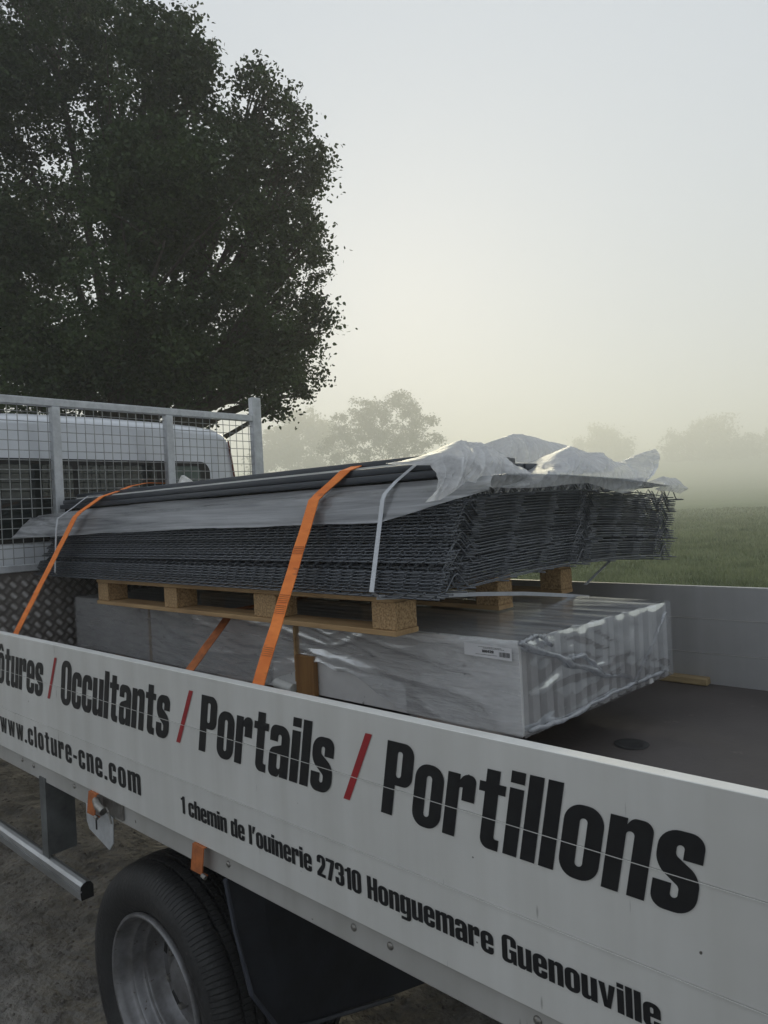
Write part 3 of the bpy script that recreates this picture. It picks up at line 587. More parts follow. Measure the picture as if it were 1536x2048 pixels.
# headboard
HX = -3.638
def hb_box(name, *a): return MB().box(*a).build(name, M['galv'], truck, bevel=0.003)
for y0, y1, zt in ((-0.005, 0.045, 1.132), (0.639, 0.682, 0.976), (1.289, 1.335, 0.976), (1.917, 1.985, 1.132)):
    hb_box('headboard_post', HX - 0.045, HX, y0, y1, -0.40 if zt > 1 else 0.1825, zt)
hb_box('headboard_rail', HX - 0.042, HX - 0.002, 0.0455, 1.9165, 0.9765, 1.016)
hb_box('headboard_rail', HX - 0.042, HX - 0.002, 0.0455, 1.9165, 0.146, 0.182)
for a, b in ((0.0455, 0.6385), (0.6825, 1.2885), (1.3355, 1.9165)):
    wm = MB()
    y = a + 0.02
    ys = [0.429 + 0.0487 * k for k in range(-8, 31)]
    for y in ys:
        if a + 0.004 < y < b - 0.004: wm.tube([(HX - 0.020, y, 0.18), (HX - 0.020, y, 0.978)], 0.0022, 5, caps=False)
    z = 0.215
    while z < 0.97:
        wm.tube([(HX - 0.0245, a - 0.002, z), (HX - 0.0245, b + 0.002, z)], 0.0022, 5, caps=False); z += 0.0486
    wm.build('wire_mesh', M['galv_wire'], truck, smooth='all')
tpn = MB().box(HX - 0.03, HX - 0.012, 0.0455, 1.9165, -0.40, 0.1455).build('tread_plate', M['tread'], truck)
# raised five-bar lozenges of the tread plate
vv = []; ff = []
def lozenge(yc, zc, ang):
    u = np.array([math.cos(ang), math.sin(ang)]); w = np.array([-u[1], u[0]])
    for k in range(-2, 3):
        c = np.array([yc, zc]) + w * k * 0.0068; L = 0.0165 - 0.0016 * abs(k); b = len(vv)
        for (s, t, hh) in ((-L, 0, 0), (0, .0022, 0), (L, 0, 0), (0, -.0022, 0), (-L * .45, 0, .0016), (L * .45, 0, .0016)):
            q = c + u * s + w * t; vv.append((HX - 0.0118 + hh, q[0], q[1]))
        ff.extend([(b, b + 3, b + 4), (b + 3, b + 5, b + 4), (b + 3, b + 2, b + 5), (b + 2, b + 1, b + 5), (b + 1, b + 4, b + 5), (b + 1, b, b + 4)])
for i in range(36):
    for j in range(10):
        yc = 0.07 + 0.0533 * i - 0.0; zc = -0.375 + 0.0533 * j + 0.009
        lozenge(yc, zc, -0.72)
        if j < 9: lozenge(yc + 0.0267, zc + 0.0267, 0.72)
tb = MB(); tb.v = vv; tb.f = ff
tag(tb.build('tread_bars', M['tread_bar'], tpn, smooth=False), kind='stuff')

# cab
CX = -3.80
def cab_section(x, zt, zw, inset, zb=-0.62):
    """half outline (right side y>1), mirrored about y = 1"""
    hw = 0.90 - inset
    R_ = [(0.0, zt), (0.40, zt - 0.006), (0.64, zt - 0.016), (0.76, zt - 0.028), (0.81, zt - 0.045), (0.843, zt - 0.075), (0.858, zt - 0.12), (0.90, zt - 0.36), (0.925, zw), (0.93, zb)]
    R_ = [(y * hw / 0.90, z) for y, z in R_]
    L_ = [(-y, z) for y, z in R_[::-1][:-1]]
    return [(x, 1.0 + y, z) for y, z in L_ + R_]
secs = [(CX, 0.905, 0.2, 0.022), (CX - 0.008, 0.928, 0.2, 0.010), (CX - 0.03, 0.95, 0.2, 0.003), (CX - 0.09, 0.972, 0.2, 0.0), (CX - 0.2, 0.985, 0.2, 0.0), (CX - 0.5, 1.0, 0.2, 0),
        (CX - 1.1, 0.99, 0.2, 0), (CX - 1.35, 0.93, 0.2, 0.02), (CX - 1.9, 0.42, 0.1, 0.03), (CX - 2.6, 0.26, 0.0, 0.06), (CX - 2.75, 0.05, -0.1, 0.1)]
cb = MB(); cb.grid([cab_section(*s) for s in secs]); k = len(cab_section(*secs[0]))
cb.f.append(tuple(range(k))); cb.f.append(tuple(range(len(cb.v) - k, len(cb.v))))
cab = cb.build('cab', M['cab'], truck, smooth=True)
def rounded_panel(name, material, x, y0, y1, z0, z1, r, th, parent):
    pts = fillet([(y0, z0, r), (y1, z0, r), (y1, z1, r), (y0, z1, r)]); n = len(pts); b = MB()
    b.add([(x + t, p[0], p[1]) for t in (0, th) for p in pts], [tuple(range(n)), tuple(range(2 * n - 1, n - 1, -1))] + [(i, (i + 1) % n, n + (i + 1) % n, n + i) for i in range(n)])
    return b.build(name, material, parent)
rounded_panel('window_frame', M['rubber_trim'], CX - 0.001, 0.33, 1.675, 0.285, 0.722, 0.07, 0.008, cab)
for y0, y1, mm in ((0.36, 0.80, 'cabglass'), (0.825, 1.30, 'cabglass'), (1.37, 1.60, 'lit_through_glass')):
    rounded_panel('window_pane', M[mm], CX + 0.008, y0, y1, 0.31, 0.692, 0.03, 0.003, cab)
MB().tube([(CX + 0.006, 1.826, 0.86), (CX + 0.007, 1.843, 0.75), (CX + 0.007, 1.868, 0.58), (CX + 0.007, 1.893, 0.2)], 0.006, 6).build('red_cable', M['redcord'], cab, smooth=True)

# plank lying along the far board
MB().box(-1.36, -0.915, YF - 0.052, YF - 0.006, FLZ + 0.001, FLZ + 0.030).build('loose_plank', M['old_plank'], None, bevel=0.004, base=True)
tag(bpy.data.objects['loose_plank'], 'short pale wooden plank lying on the bed against the far board', 'plank')

# ------------------------------------------------------------------ pack of concrete slabs in stretch film
PX0, PX1, PY0, PY1, PZ0, PZ1 = -3.575, -0.978, 0.68, 1.53, -0.25, 0.0
pack = empty('slab_pack', ((PX0 + PX1) / 2, 1.1, FLZ), 'shrink wrapped pack of grey concrete slabs standing on edge under the pallet', 'slab pack')
NS = 15; pitch = (PY1 - PY0) / NS
for i in range(NS):
    y = PY0 + i * pitch; t = i / (NS - 1); dx = 0.076 * t + random.uniform(-0.006, 0.006); th = 0.036
    s = MB().box(PX0 + random.uniform(0, .02), PX1 + dx, y, y + th, PZ0, PZ1 - random.uniform(0, 0.004))
    ln = random.uniform(-0.006, 0.010) if 0 < i < NS - 1 else 0
    s.v = [(x, yy + ln * (z - PZ0) / 0.25, z) for x, yy, z in s.v]
    s.build('slab', M['concrete'], pack, bevel=0.003, seg=2)
for x in (-3.2, -2.3, -1.35):
    MB().box(x, x + 0.09, PY0 + 0.01, PY1 - 0.01, FLZ, PZ0 - 0.001).build('bearer', M['timber'], pack, bevel=0.003)
def ufilm(name, P, m, parent, smooth='all'):
    b = MB(); b.grid(P); return b.build(name, m, parent, smooth=smooth, fix=False)
# front sheet, pulled up over a tear above the batten
def hem(x):
    u = abs((x + 1.70) / 0.34); k = max(0.0, 1 - u ** 1.5)
    return PZ0 + k * (0.118 + 0.012 * math.sin(x * 31)) + 0.010 * float(vnoise(x * 14, 2.0, 33)) * (k > 0)
P = []
for i in range(201):
    x = PX0 + (PX1 - PX0) * i / 200; row = []; z0 = hem(x)
    for j in range(33):
        z = z0 + (0.002 - z0) * j / 32
        g = (z + 0.13) / (abs(x + 1.7) + 0.25); lift = 0.009 * max(0, 0.35 - abs(2 * float(vnoise(x * 2.2, g * 16, 31)))) + 0.006 * max(0, 0.3 - abs(2 * float(vnoise(x * 5, z * 60 + x * 9, 37)))) + (0.012 * (1 - j / 10) if z0 > PZ0 + 0.02 and j < 10 else 0)
        edge = min(1, min(i, 200 - i) / 5) * min(1, (32 - j) / 2.0)
        row.append((x, PY0 - 0.005 - (0.004 + abs(lift)) * edge, z))
    P.append(row)
ufilm('stretch_film', P, M['film_pack'], pack)
P = [[(PX0 + (PX1 + 0.004 + 0.076 * j / 24 - PX0) * i / 100, PY0 - 0.004 + (PY1 + 0.008 - PY0) * j / 24,
       0.0035 + 0.004 * abs(vnoise(i * 0.22, j * 1.3, 41)) + (0.004 * math.sin(j * 3.9) if i > 88 else 0) * (i - 88) / 12) for j in range(25)] for i in range(101)]
P = [[(x, y, z) for x, y, z in row] for row in P]
ufilm('stretch_film', P, M['film_top'], pack)
# end sheet: wrinkles run to a knot past the middle
P = []; ky, kz = 1.27, -0.135
for i in range(61):
    row = []; t = i / 60; y = PY0 - 0.004 + (PY1 - PY0 + 0.008) * t
    for j in range(27):
        z = PZ0 + 0.253 * j / 26; ang = math.atan2((z - kz) * 1.6, y - ky); rad = math.hypot(y - ky, (z - kz) * 1.6)
        e = min(1, min(i, 60 - i) / 3) * min(1, min(j, 26 - j) / 2)
        w = 0.007 * abs(math.sin(ang * 9 + 3 * float(fbm(ang * 2, rad * 5, 51, 2)))) * min(1, 0.25 + rad * 2) + 0.007 * float(fbm(y * 14, z * 22, 57, 3)) + 0.016 * math.exp(-(rad / 0.12) ** 2)
        row.append((PX1 + 0.076 * t + 0.006 + max(0, w) * e, y, z))
    P.append(row)
ufilm('stretch_film', P, M['film_end'], pack)
def fold(pts, r0):
    """twisted rope of bunched film on the pack's end"""
    pts = [hit(px, py, 0, xx) for px, py, xx in pts]; d = MB(); n = 22; path = []; rad = []
    for k in range(n):
        t = k / (n - 1) * (len(pts) - 1); i = min(int(t), len(pts) - 2); u = t - i
        p = pts[i] * (1 - u) + pts[i + 1] * u + np.array([0.004 * random.uniform(-1, 1), 0.004 * random.uniform(-1, 1), 0.004 * random.uniform(-1, 1)])
        path.append(p); rad.append(r0 * random.uniform(0.6, 1.25))
    d.tube(path, r0, 8, radii=rad); return d.build('film_fold', M['film_fold'], pack, smooth='all')
fold([(1040, 1287, -.958), (1062, 1298, -.955), (1118, 1310, -.95), (1142, 1328, -.945), (1178, 1336, -.94), (1205, 1350, -.935), (1258, 1350, -.92), (1270, 1366, -.915)], 0.009)
fold([(1040, 1287, -.958), (1062, 1275, -.955), (1085, 1272, -.95), (1102, 1290, -.95)], 0.006)
fold([(1142, 1328, -.945), (1148, 1315, -.94), (1172, 1310, -.94), (1208, 1347, -.93)], 0.005)
fold([(1062, 1464, -.955), (1140, 1432, -.945), (1220, 1388, -.925), (1270, 1366, -.915), (1330, 1340, -.90)], 0.006)
fold([(1270, 1366, -.915), (1290, 1320, -.91), (1312, 1270, -.905), (1330, 1225, -.90)], 0.005)
# what shows through the tear
MB().box(-1.853, -1.762, PY0 - 0.026, PY0 - 0.0015, PZ0, -0.115).build('batten', M['timber'], pack, bevel=0.003)
MB().box(-1.862, -1.8535, PY0 - 0.020, PY0 - 0.0015, -0.21, -0.02).build('batten', M['pine'], pack)
MB().box(-2.85, -2.838, PY0 - 0.005, PY0 - 0.0005, PZ0, -0.02).build('batten', M['pine'], pack)
MB().tube([(-1.96, PY0 - 0.024, -0.226), (-1.868, PY0 - 0.024, -0.236)], 0.017, 14).build('film_tube', M['white_plastic'], pack, bevel=0, smooth=True)
# sticker
st = MB().box(-1.148, -0.996, PY0 - 0.0115, PY0 - 0.0105, -0.046, -0.0125)
st.v = [(x, y, z - 0.004 * ((x + 1.148) / 0.152)) for x, y, z in st.v]
stk = st.build('sticker', M['paper'], pack)
wr = write('100428', 'print', -1.090, -1.052, -0.0345, 0.0075, 0.0, M['ink'], stk, y=PY0 - 0.0119)
bars = MB(); x = -1.035
while x < -1.002:
    w = random.choice((0.0008, 0.0014, 0.002)); bars.add([(x, PY0 - 0.0119, -0.042), (x + w, PY0 - 0.0119, -0.042), (x + w, PY0 - 0.0119, -0.029), (x, PY0 - 0.0119, -0.029)], [(0, 1, 2, 3)]); x += w + random.choice((0.0008, 0.0012))
for z, a, b_ in ((-0.0205, -1.10, -1.03), (-0.0235, -1.085, -1.02), (-0.041, -1.11, -1.042)):
    x = a
    while x < b_:
        w = random.uniform(0.002, 0.006); bars.add([(x, PY0 - 0.0119, z), (x + w, PY0 - 0.0119, z), (x + w, PY0 - 0.0119, z + 0.0014), (x, PY0 - 0.0119, z + 0.0014)], [(0, 1, 2, 3)]); x += w + 0.0012
bars.build('print', M['ink'], stk)

# ------------------------------------------------------------------ pallet
PB = 0.010
pal = empty('wooden_pallet', (-2.17, 1.07, PB), 'long wooden pallet with pressed chip blocks between slabs and mesh panels', 'pallet')
rows = ((.548, .643), (1.07, 1.16), (1.505, 1.595)); cols = ((-3.048, -2.958), (-2.497, -2.408), (-1.929, -1.812), (-1.381, -1.2905))
for a, b_ in rows:
    d = 0.004 if a < 1 else 0
    MB().box(-3.05, -1.289, a - d, b_ + d, PB, PB + 0.0155).build('bottom_board', M['pine'], pal, bevel=0.0015)
    MB().box(-3.05, -1.295, a - 0.002, b_ + 0.004, 0.1045, 0.1235).build('top_board', M['pine'], pal, bevel=0.0015)
    for c0, c1 in cols:
        MB().box(c0, c1, a + random.uniform(0, .003), b_, PB + 0.016, 0.104).build('block', M['chip'], pal, bevel=0.002)

# ------------------------------------------------------------------ welded mesh fence panels
def base(s): return 0.0616 * s - 0.0543 * s * s
VC = (0.075, 0.765, 1.455)
ss = []
def prof_z(s):
    z = base(s)
    for c in VC:
        d = abs(s - c)
        if d < 0.047: z += 0.040 * min(1.0, (0.047 - d) / 0.040)
    return z
S_ = [0.0, 0.026]
for c in VC:
    S_ += [c - 0.049, c - 0.044, c - 0.028, c - 0.012, c - 0.004, c + 0.004, c + 0.012, c + 0.028, c + 0.044, c + 0.049]
S_ += [0.22, 0.35, 0.48, 0.60, 0.90, 1.03, 1.16, 1.29, 1.53]
S_ = sorted(set(S_))
def panel_mesh(variant):
    r2 = random.Random(variant); b = MB(); wob = [r2.uniform(-1, 1) for _ in range(6)]
    for k in range(50):
        x = 0.025 + 0.05 * k
        b.tube([(x, s, prof_z(s) + 0.0005 * math.sin(s * 4 + wob[0] * 3 + x)) for s in S_], 0.0022, 5)
    for s in (0.008, 0.027, 0.122, 0.32, 0.52, 0.716, 0.814, 1.01, 1.21, 1.406, 1.504, 1.52):
        z = base(s) - 0.0038
        b.tube([(x, s + 0.0008 * math.sin(x * 5 + wob[1] * 3), z + 0.0005 * math.sin(s * 4 + wob[0] * 3 + x)) for x in (0, 0.5, 1.0, 1.5, 2.0, 2.5)], 0.0025, 5)
    return b.mesh('mesh_fence_sheet', smooth='all')
pm = [panel_mesh(k) for k in range(3)]
for q in pm: q.materials.append(M['wire'])
ORD = 'first second third fourth fifth sixth seventh eighth ninth tenth eleventh twelfth thirteenth fourteenth fifteenth sixteenth seventeenth eighteenth nineteenth twentieth'.split()
ORD += ['twenty-' + k for k in ORD[:9]] + ['thirtieth']
NP = 29; dz = 0.00885; gy_ = 0; gx_ = 0
for i in range(NP):
    if i % 4 == 0 or random.random() < 0.12: gy_ = random.uniform(-0.017, 0.017); gx_ = random.uniform(-0.016, 0.016)
    y = 0.485 + 0.14 * i / (NP - 1) + gy_ + random.uniform(-0.003, 0.003); x = -3.600 + gx_ + random.uniform(-0.004, 0.004)
    lab = ORD[i] + ' dark mesh fence sheet counted up from the bottom of the stack'
    if i == 9: y += 0.075; lab = 'mesh fence sheet whose far end sticks out furthest, low in the stack'
    if i == 8: y += 0.035
    if i == NP - 1: y = 0.632; x = -3.575; lab = 'topmost mesh fence sheet of the stack, directly under the clear film'
    if i == 0: y = 0.483; x = -3.59; lab = 'lowest mesh fence sheet, lying directly on the wooden pallet'
    if i == 1: y = 0.50; x = -3.57
    o = put(pm[i % 3], 'mesh_fence_sheet', None, None, (x, y, 0.1335 + dz * i), (random.uniform(-.0007, .0007), random.uniform(-.0002, .0002), math.radians(random.uniform(-0.1, 0.1))))
    o.scale = (1, 1.055, 1)
    tag(o, lab, 'fence sheet', 'mesh fence sheets in the stack')

# ------------------------------------------------------------------ fence posts lying on top
def post_mesh(L):
    b = MB().box(0, L, 0, 0.058, 0, 0.0215); me = b.mesh('fence_post', bevel=0.0035, seg=2, smooth=True); return me
pmA = post_mesh(2.43); pmC = post_mesh(2.33)
def post(me, x, y, z, lab):
    o = put(me, 'fence_post', M['post'], None, (x, y, z)); tag(o, lab, 'fence post', 'fence posts on the panel stack')
for k in range(11):
    post(pmA, -3.615 + (0 if k == 0 else random.uniform(-.004, .006)), 0.645 + 0.0605 * k, 0.4475, ORD[k] + ' dark grey fence post from the near side in the bottom layer')
    post(pmA, -3.600 + (0 if k == 0 else random.uniform(-.004, .008)), 0.655 + 0.0605 * k, 0.4705, ORD[k] + ' dark grey fence post from the near side in the middle layer')
for k in range(8):
    post(pmC, -3.62 + (0 if k == 0 else random.uniform(0, .02)), 0.737 + 0.0605 * k, 0.5005, ORD[k] + ' dark grey fence post from the near side in the top layer')
post(pmA, -3.54, 1.935, 0.400, 'dark grey fence post by the far edge of the stack, lower one')
post(pmA, -3.56, 1.925, 0.423, 'dark grey fence post by the far edge of the stack, upper one')

# ------------------------------------------------------------------ film over the stack
def edge_y(z): return 0.478 + 0.14 * (z - 0.135) / 0.257
cov = empty('polythene_cover', (-2.3, 0.62, 0.33), 'clear polythene sheet draped over the mesh stack and bunched up at its end', 'plastic film')
def bot(x): return float(np.interp(x, (-3.62, -3.3, -3.0, -2.2, -1.34, -1.2, -1.09, -0.99), (0.315, 0.313, 0.322, 0.328, 0.329, 0.358, 0.385, 0.405)))
P = []
for i in range(141):
    x = -3.63 + (3.63 - 1.0) * i / 140; zb = bot(x) + 0.004 * float(fbm(x * 5, 0.3, 61, 3)); row = []
    fl_ = max(0, (-3.28 - x) / 0.35); rt = max(0, (x + 1.25) / 0.25)
    path = [(1.90, .402), (1.45, .432), (1.02, .4435), (0.76 - 0.1 * fl_, .4445), (0.70 - 0.1 * fl_, .4435), (0.645 - 0.02 * rt - 0.1 * fl_, .4405), (0.628 - 0.01 * rt - 0.11 * fl_, .420)]
    for t in (0.0, 0.2, 0.4, 0.6, 0.8, 1.0):
        z = .412 + (zb - .412) * t; path.append((edge_y(z) - 0.010 - 0.012 * t - 0.11 * fl_ - 0.03 * fl_ * t, z))
    for j, (y, z) in enumerate(path, -3):
        nz = float(fbm(x * 3.2, j * 0.9, 71, 3)); k = 0 if j < 2 else min(1, (j - 1) / 3)
        row.append((x - 0.0 * fl_, y - 0.010 * k * abs(nz) - 0.006 * k * rt * math.sin(j * 2 + x * 30), z + 0.006 * nz * (1 if 2 <= j < 9 else 0.3) - 0.02 * fl_ * (-1 < j < 4)))
    P.append(row)
b = MB(); b.grid(P); b.build('drape', M['film_cover'], cov, smooth='all', fix=False)
MB().box(-3.52, -1.27, 0.690, 1.20, 0.4925, 0.5002).build('foam_layer', M['white_plastic'], cov)

def crumple(top, bot_, xt, xb, xk, zk, seed, rows=18, n=150, amp=0.014, mm='film_crumple'):
    """loose film standing up from the stack end: lower hem in plane xb, crest in plane xt, tail back to xk"""
    def line(pts, xx):
        pts = [hit(p[0], p[1], 0, xx) for p in pts]; ys = [p[1] for p in pts]; zs = [p[2] for p in pts]
        tt = np.linspace(0, 1, len(pts)); u = np.linspace(0, 1, n)
        return np.interp(u, tt, ys), np.interp(u, tt, zs)
    ty, tz = line(top, xt); by, bz = line(bot_, xb); Q = []
    for r in range(rows + 5):
        row = []
        for i in range(n):
            if r <= rows:
                t = r / rows; y = by[i] + (ty[i] - by[i]) * t; z = bz[i] + (tz[i] - bz[i]) * t ** 0.85
                x = xb + (xt - xb) * t + 0.5 * 0.05 * math.sin(math.pi * t)
            else:
                t = (r - rows) / 5; y = ty[i]; z = tz[i] + (zk - tz[i]) * t ** 1.2; x = xt + (xk - xt) * t
            u_ = i / n * 9 * (n / 150) + seed; v_ = r / rows
            a = 0.5 - abs(2 * float(vnoise(u_ * 1.6 + 0.9 * v_, v_ * 1.3, seed))) + 0.45 * (0.5 - abs(2 * float(vnoise(u_ * 3.7 - 1.4 * v_, v_ * 2.1 + 5, seed + 3)))) + 0.13 * (0.5 - abs(2 * float(vnoise(u_ * 7.5 + 4 * v_, v_ * 6 - u_, seed + 11))))
            c = float(vnoise(u_ * 1.1, v_ * 2.2, seed + 5)) + 0.4 * float(vnoise(u_ * 4 + v_ * 3, v_ * 5, seed + 8))
            e = min(1, r / 2.0)
            row.append((x + amp * 2.0 * a * e, y + amp * 0.8 * c * e, z + amp * 0.6 * c * e * (0.5 if r == rows else 1)))
        Q.append(row)
    o = ufilm('bunched_film', Q, M[mm], cov, smooth=True); o.data.set_sharp_from_angle(angle=math.radians(38)); return o
crumple([(862, 930), (885, 905), (915, 880), (940, 884), (960, 884), (985, 900), (1010, 915), (1035, 935), (1057, 950)],
        [(850, 1005), (880, 1000), (905, 985), (935, 962), (960, 968), (985, 974), (1010, 976), (1035, 976), (1065, 975)], -1.16, -1.05, -1.36, 0.50, 3)
crumple([(1045, 952), (1060, 945), (1085, 930), (1110, 910), (1135, 891), (1160, 902), (1200, 906), (1225, 922), (1250, 930), (1265, 918), (1285, 905), (1306, 898)],
        [(1000, 974), (1040, 976), (1080, 975), (1110, 972), (1140, 968), (1175, 966), (1200, 973), (1225, 982), (1247, 987), (1265, 982), (1285, 975), (1296, 955)], -1.14, -1.03, -1.40, 0.46, 12)
crumple([(985, 915), (998, 895), (1008, 874), (1025, 868), (1045, 869), (1080, 879), (1130, 890), (1165, 902), (1205, 918)],
        [(985, 925), (1000, 922), (1015, 921), (1035, 924), (1060, 926), (1080, 926), (1120, 930), (1165, 935), (1210, 940)], -1.36, -1.30, -1.7, 0.52, 23, amp=0.006)
crumple([(1312, 962), (1325, 952), (1340, 956), (1352, 955), (1360, 968)], [(1308, 978), (1322, 982), (1336, 982), (1350, 985), (1360, 988)], -1.08, -1.03, -1.2, 0.41, 33, n=44, amp=0.008)
crumple([(362, 951), (367, 950), (372, 953), (379, 962)], [(358, 968), (366, 967), (373, 967), (382, 966)], -2.75, -2.74, -2.8, 0.50, 43, n=12, amp=0.003)

# ------------------------------------------------------------------ packing bands
def band(name, pts, w, label):
    o = empty(name, Vector(pts[0]), label, 'packing band')
    b = MB().ribbon(pts, (w, 0, 0), 0.0012); b.build('band', M['band'], o); return o
yb = 0.4715
p = [hit(905, 912, 1, 0.92), hit(834, 927, 1, 0.651), hit(792, 963, 1, 0.640), hit(770, 987, 1, 0.600), hit(765, 1000, 1, 0.588), hit(743, 1184, 1, 0.463)]
p[0][2] = 0.5245
p += [np.array([p[5][0] + 0.002, 0.49, 0.1275])]
bd = band('packing_band', p, 0.016, 'pale packing band tied round the stack near its open end')
MB().ribbon([np.array([p[5][0], 0.484, 0.128]), hit(905, 1190, 0, -1.255), hit(960, 1188, 0, -1.25), hit(1050, 1187, 0, -1.25), hit(1120, 1190, 0, -1.25), hit(1178, 1194, 0, -1.25)], (0.004, 0, 0.013), 0.0012).build('band_tail', M['band'], bd)
MB().ribbon([hit(1170, 1170, 0, -1.22), hit(1236, 1106, 0, -1.22)], (0.012, 0, 0.0), 0.0012).build('band_tail', M['band'], bd)
p = [hit(260, 985, 1, 0.9), hit(176, 992, 1, 0.652), hit(146, 1015, 1, 0.600), hit(115, 1037, 1, 0.500), hit(112, 1060, 1, 0.475), hit(110, 1145, 1, 0.458), hit(116, 1150, 1, 0.50)]
p[0][2] = 0.5245
band('packing_band', p, 0.014, 'narrow pale packing band tied round the stack by the headboard')

# ------------------------------------------------------------------ ratchet straps
def strap(path, label, hookx, dirty=False, stitch=()):
    o = empty('ratchet_strap', Vector(path[0]), label, 'strap', 'orange ratchet straps')
    pts = [Vector(path[0])]
    for a, c in zip(path[:-1], path[1:]):
        a, c = Vector(a), Vector(c); k = max(2, int((c - a).length / 0.06))
        for q in range(1, k + 1):
            v = a + (c - a) * q / k; pts.append(v + Vector((0.0015 * math.sin(q * 2.3), 0, 0)))
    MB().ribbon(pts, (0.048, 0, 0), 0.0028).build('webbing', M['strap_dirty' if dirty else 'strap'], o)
    if stitch:
        a, c = Vector(path[0]), Vector(path[1]); nv = (c - a).cross(Vector((1, 0, 0))).normalized(); nv = -nv if nv.y > 0 else nv
        for f in stitch:
            sb_ = MB()
            for q in range(5):
                v = a + (c - a) * (f + q * 0.006) + nv * 0.0022; sb_.ribbon([v - Vector((0.022, 0, 0)), v + Vector((0.022, 0, 0))], (c - a).normalized() * 0.0016, 0.0006)
            sb_.build('stitching', M['strap_dirty'], o)
    if hookx is not None:
        t = MB().ribbon([(hookx, 0.016, -0.4015), (hookx, -0.006, -0.402), (hookx + 0.001, -0.010, -0.43), (hookx - 0.004, -0.011, -0.462), (hookx - 0.004, 0.004, -0.470)], (0.046, 0, 0), 0.003)
        t.build('hook_tab', M['strap_dirty'], o)
        MB().tube([(hookx + 0.02, -0.012, -0.462), (hookx + 0.034, -0.012, -0.464)], 0.005, 8).build('hook', M['steel'], o, smooth=True)
    return o
far_end = [(0, 2.02, 0.49), (0, 2.03, -0.40)]
p = [(-1.452, 0.030, -0.398), hit(628, 1000, 1, 0.585), hit(640, 988, 1, 0.605), hit(692, 941, 1, 0.648), hit(716, 931.5, 1, 0.75), (-1.74, 0.95, 0.5245), (-1.80, 1.2, 0.5245), (-2.30, 2.12, 0.50), (-2.35, 2.16, 0.2), (-2.35, 2.025, -0.38)]
strap(p, 'broad orange ratchet strap crossing the stack near its middle', -1.452, stitch=(0.47, 0.60, 0.635, 0.80))
p = [(-3.10, 0.030, -0.398), hit(150, 1034, 1, 0.555), hit(160, 1024, 1, 0.585), hit(204, 993, 1, 0.648), hit(240, 981, 1, 0.75), hit(262, 972, 1, 0.95), hit(292, 966, 1, 1.15), hit(345, 967, 1, 1.4), (-3.0, 1.75, 0.51), (-3.0, 2.12, 0.50), (-3.0, 2.16, 0.2), (-3.0, 2.025, -0.38)]
strap(p, 'orange ratchet strap pulled down to the left by the headboard', None)
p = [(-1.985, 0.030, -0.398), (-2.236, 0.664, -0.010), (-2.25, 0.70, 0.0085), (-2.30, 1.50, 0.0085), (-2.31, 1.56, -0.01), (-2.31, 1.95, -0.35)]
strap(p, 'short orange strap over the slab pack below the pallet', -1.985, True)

# ------------------------------------------------------------------ trees
def leaf_soup(cen, size, name, up=0.35):
    n = len(cen); d = rng.normal(size=(n, 3)); d[:, 2] *= 0.7; d /= np.linalg.norm(d, axis=1)[:, None]
    nn = rng.normal(size=(n, 3)); nn[:, 2] += up; s = np.cross(d, nn); s /= np.linalg.norm(s, axis=1)[:, None]; u = np.cross(s, d)
    L = size * rng.uniform(0.65, 1.3, n)[:, None]; wd = L * rng.uniform(0.5, 0.72, n)[:, None]
    v = np.stack([cen - d * L * 0.5, cen - d * L * 0.08 + s * wd * 0.42 + u * L * 0.10, cen + d * L * 0.28 + s * wd * 0.5 + u * L * 0.06, cen + d * L * 0.5,
                  cen + d * L * 0.28 - s * wd * 0.5 + u * L * 0.06, cen - d * L * 0.08 - s * wd * 0.42 + u * L * 0.10], 1).reshape(-1, 3)
    f = np.array([(0, 1, 2, 3), (0, 3, 4, 5)])
    return soup(v, (f[None] + 6 * np.arange(n)[:, None, None]).reshape(-1, 4), name)
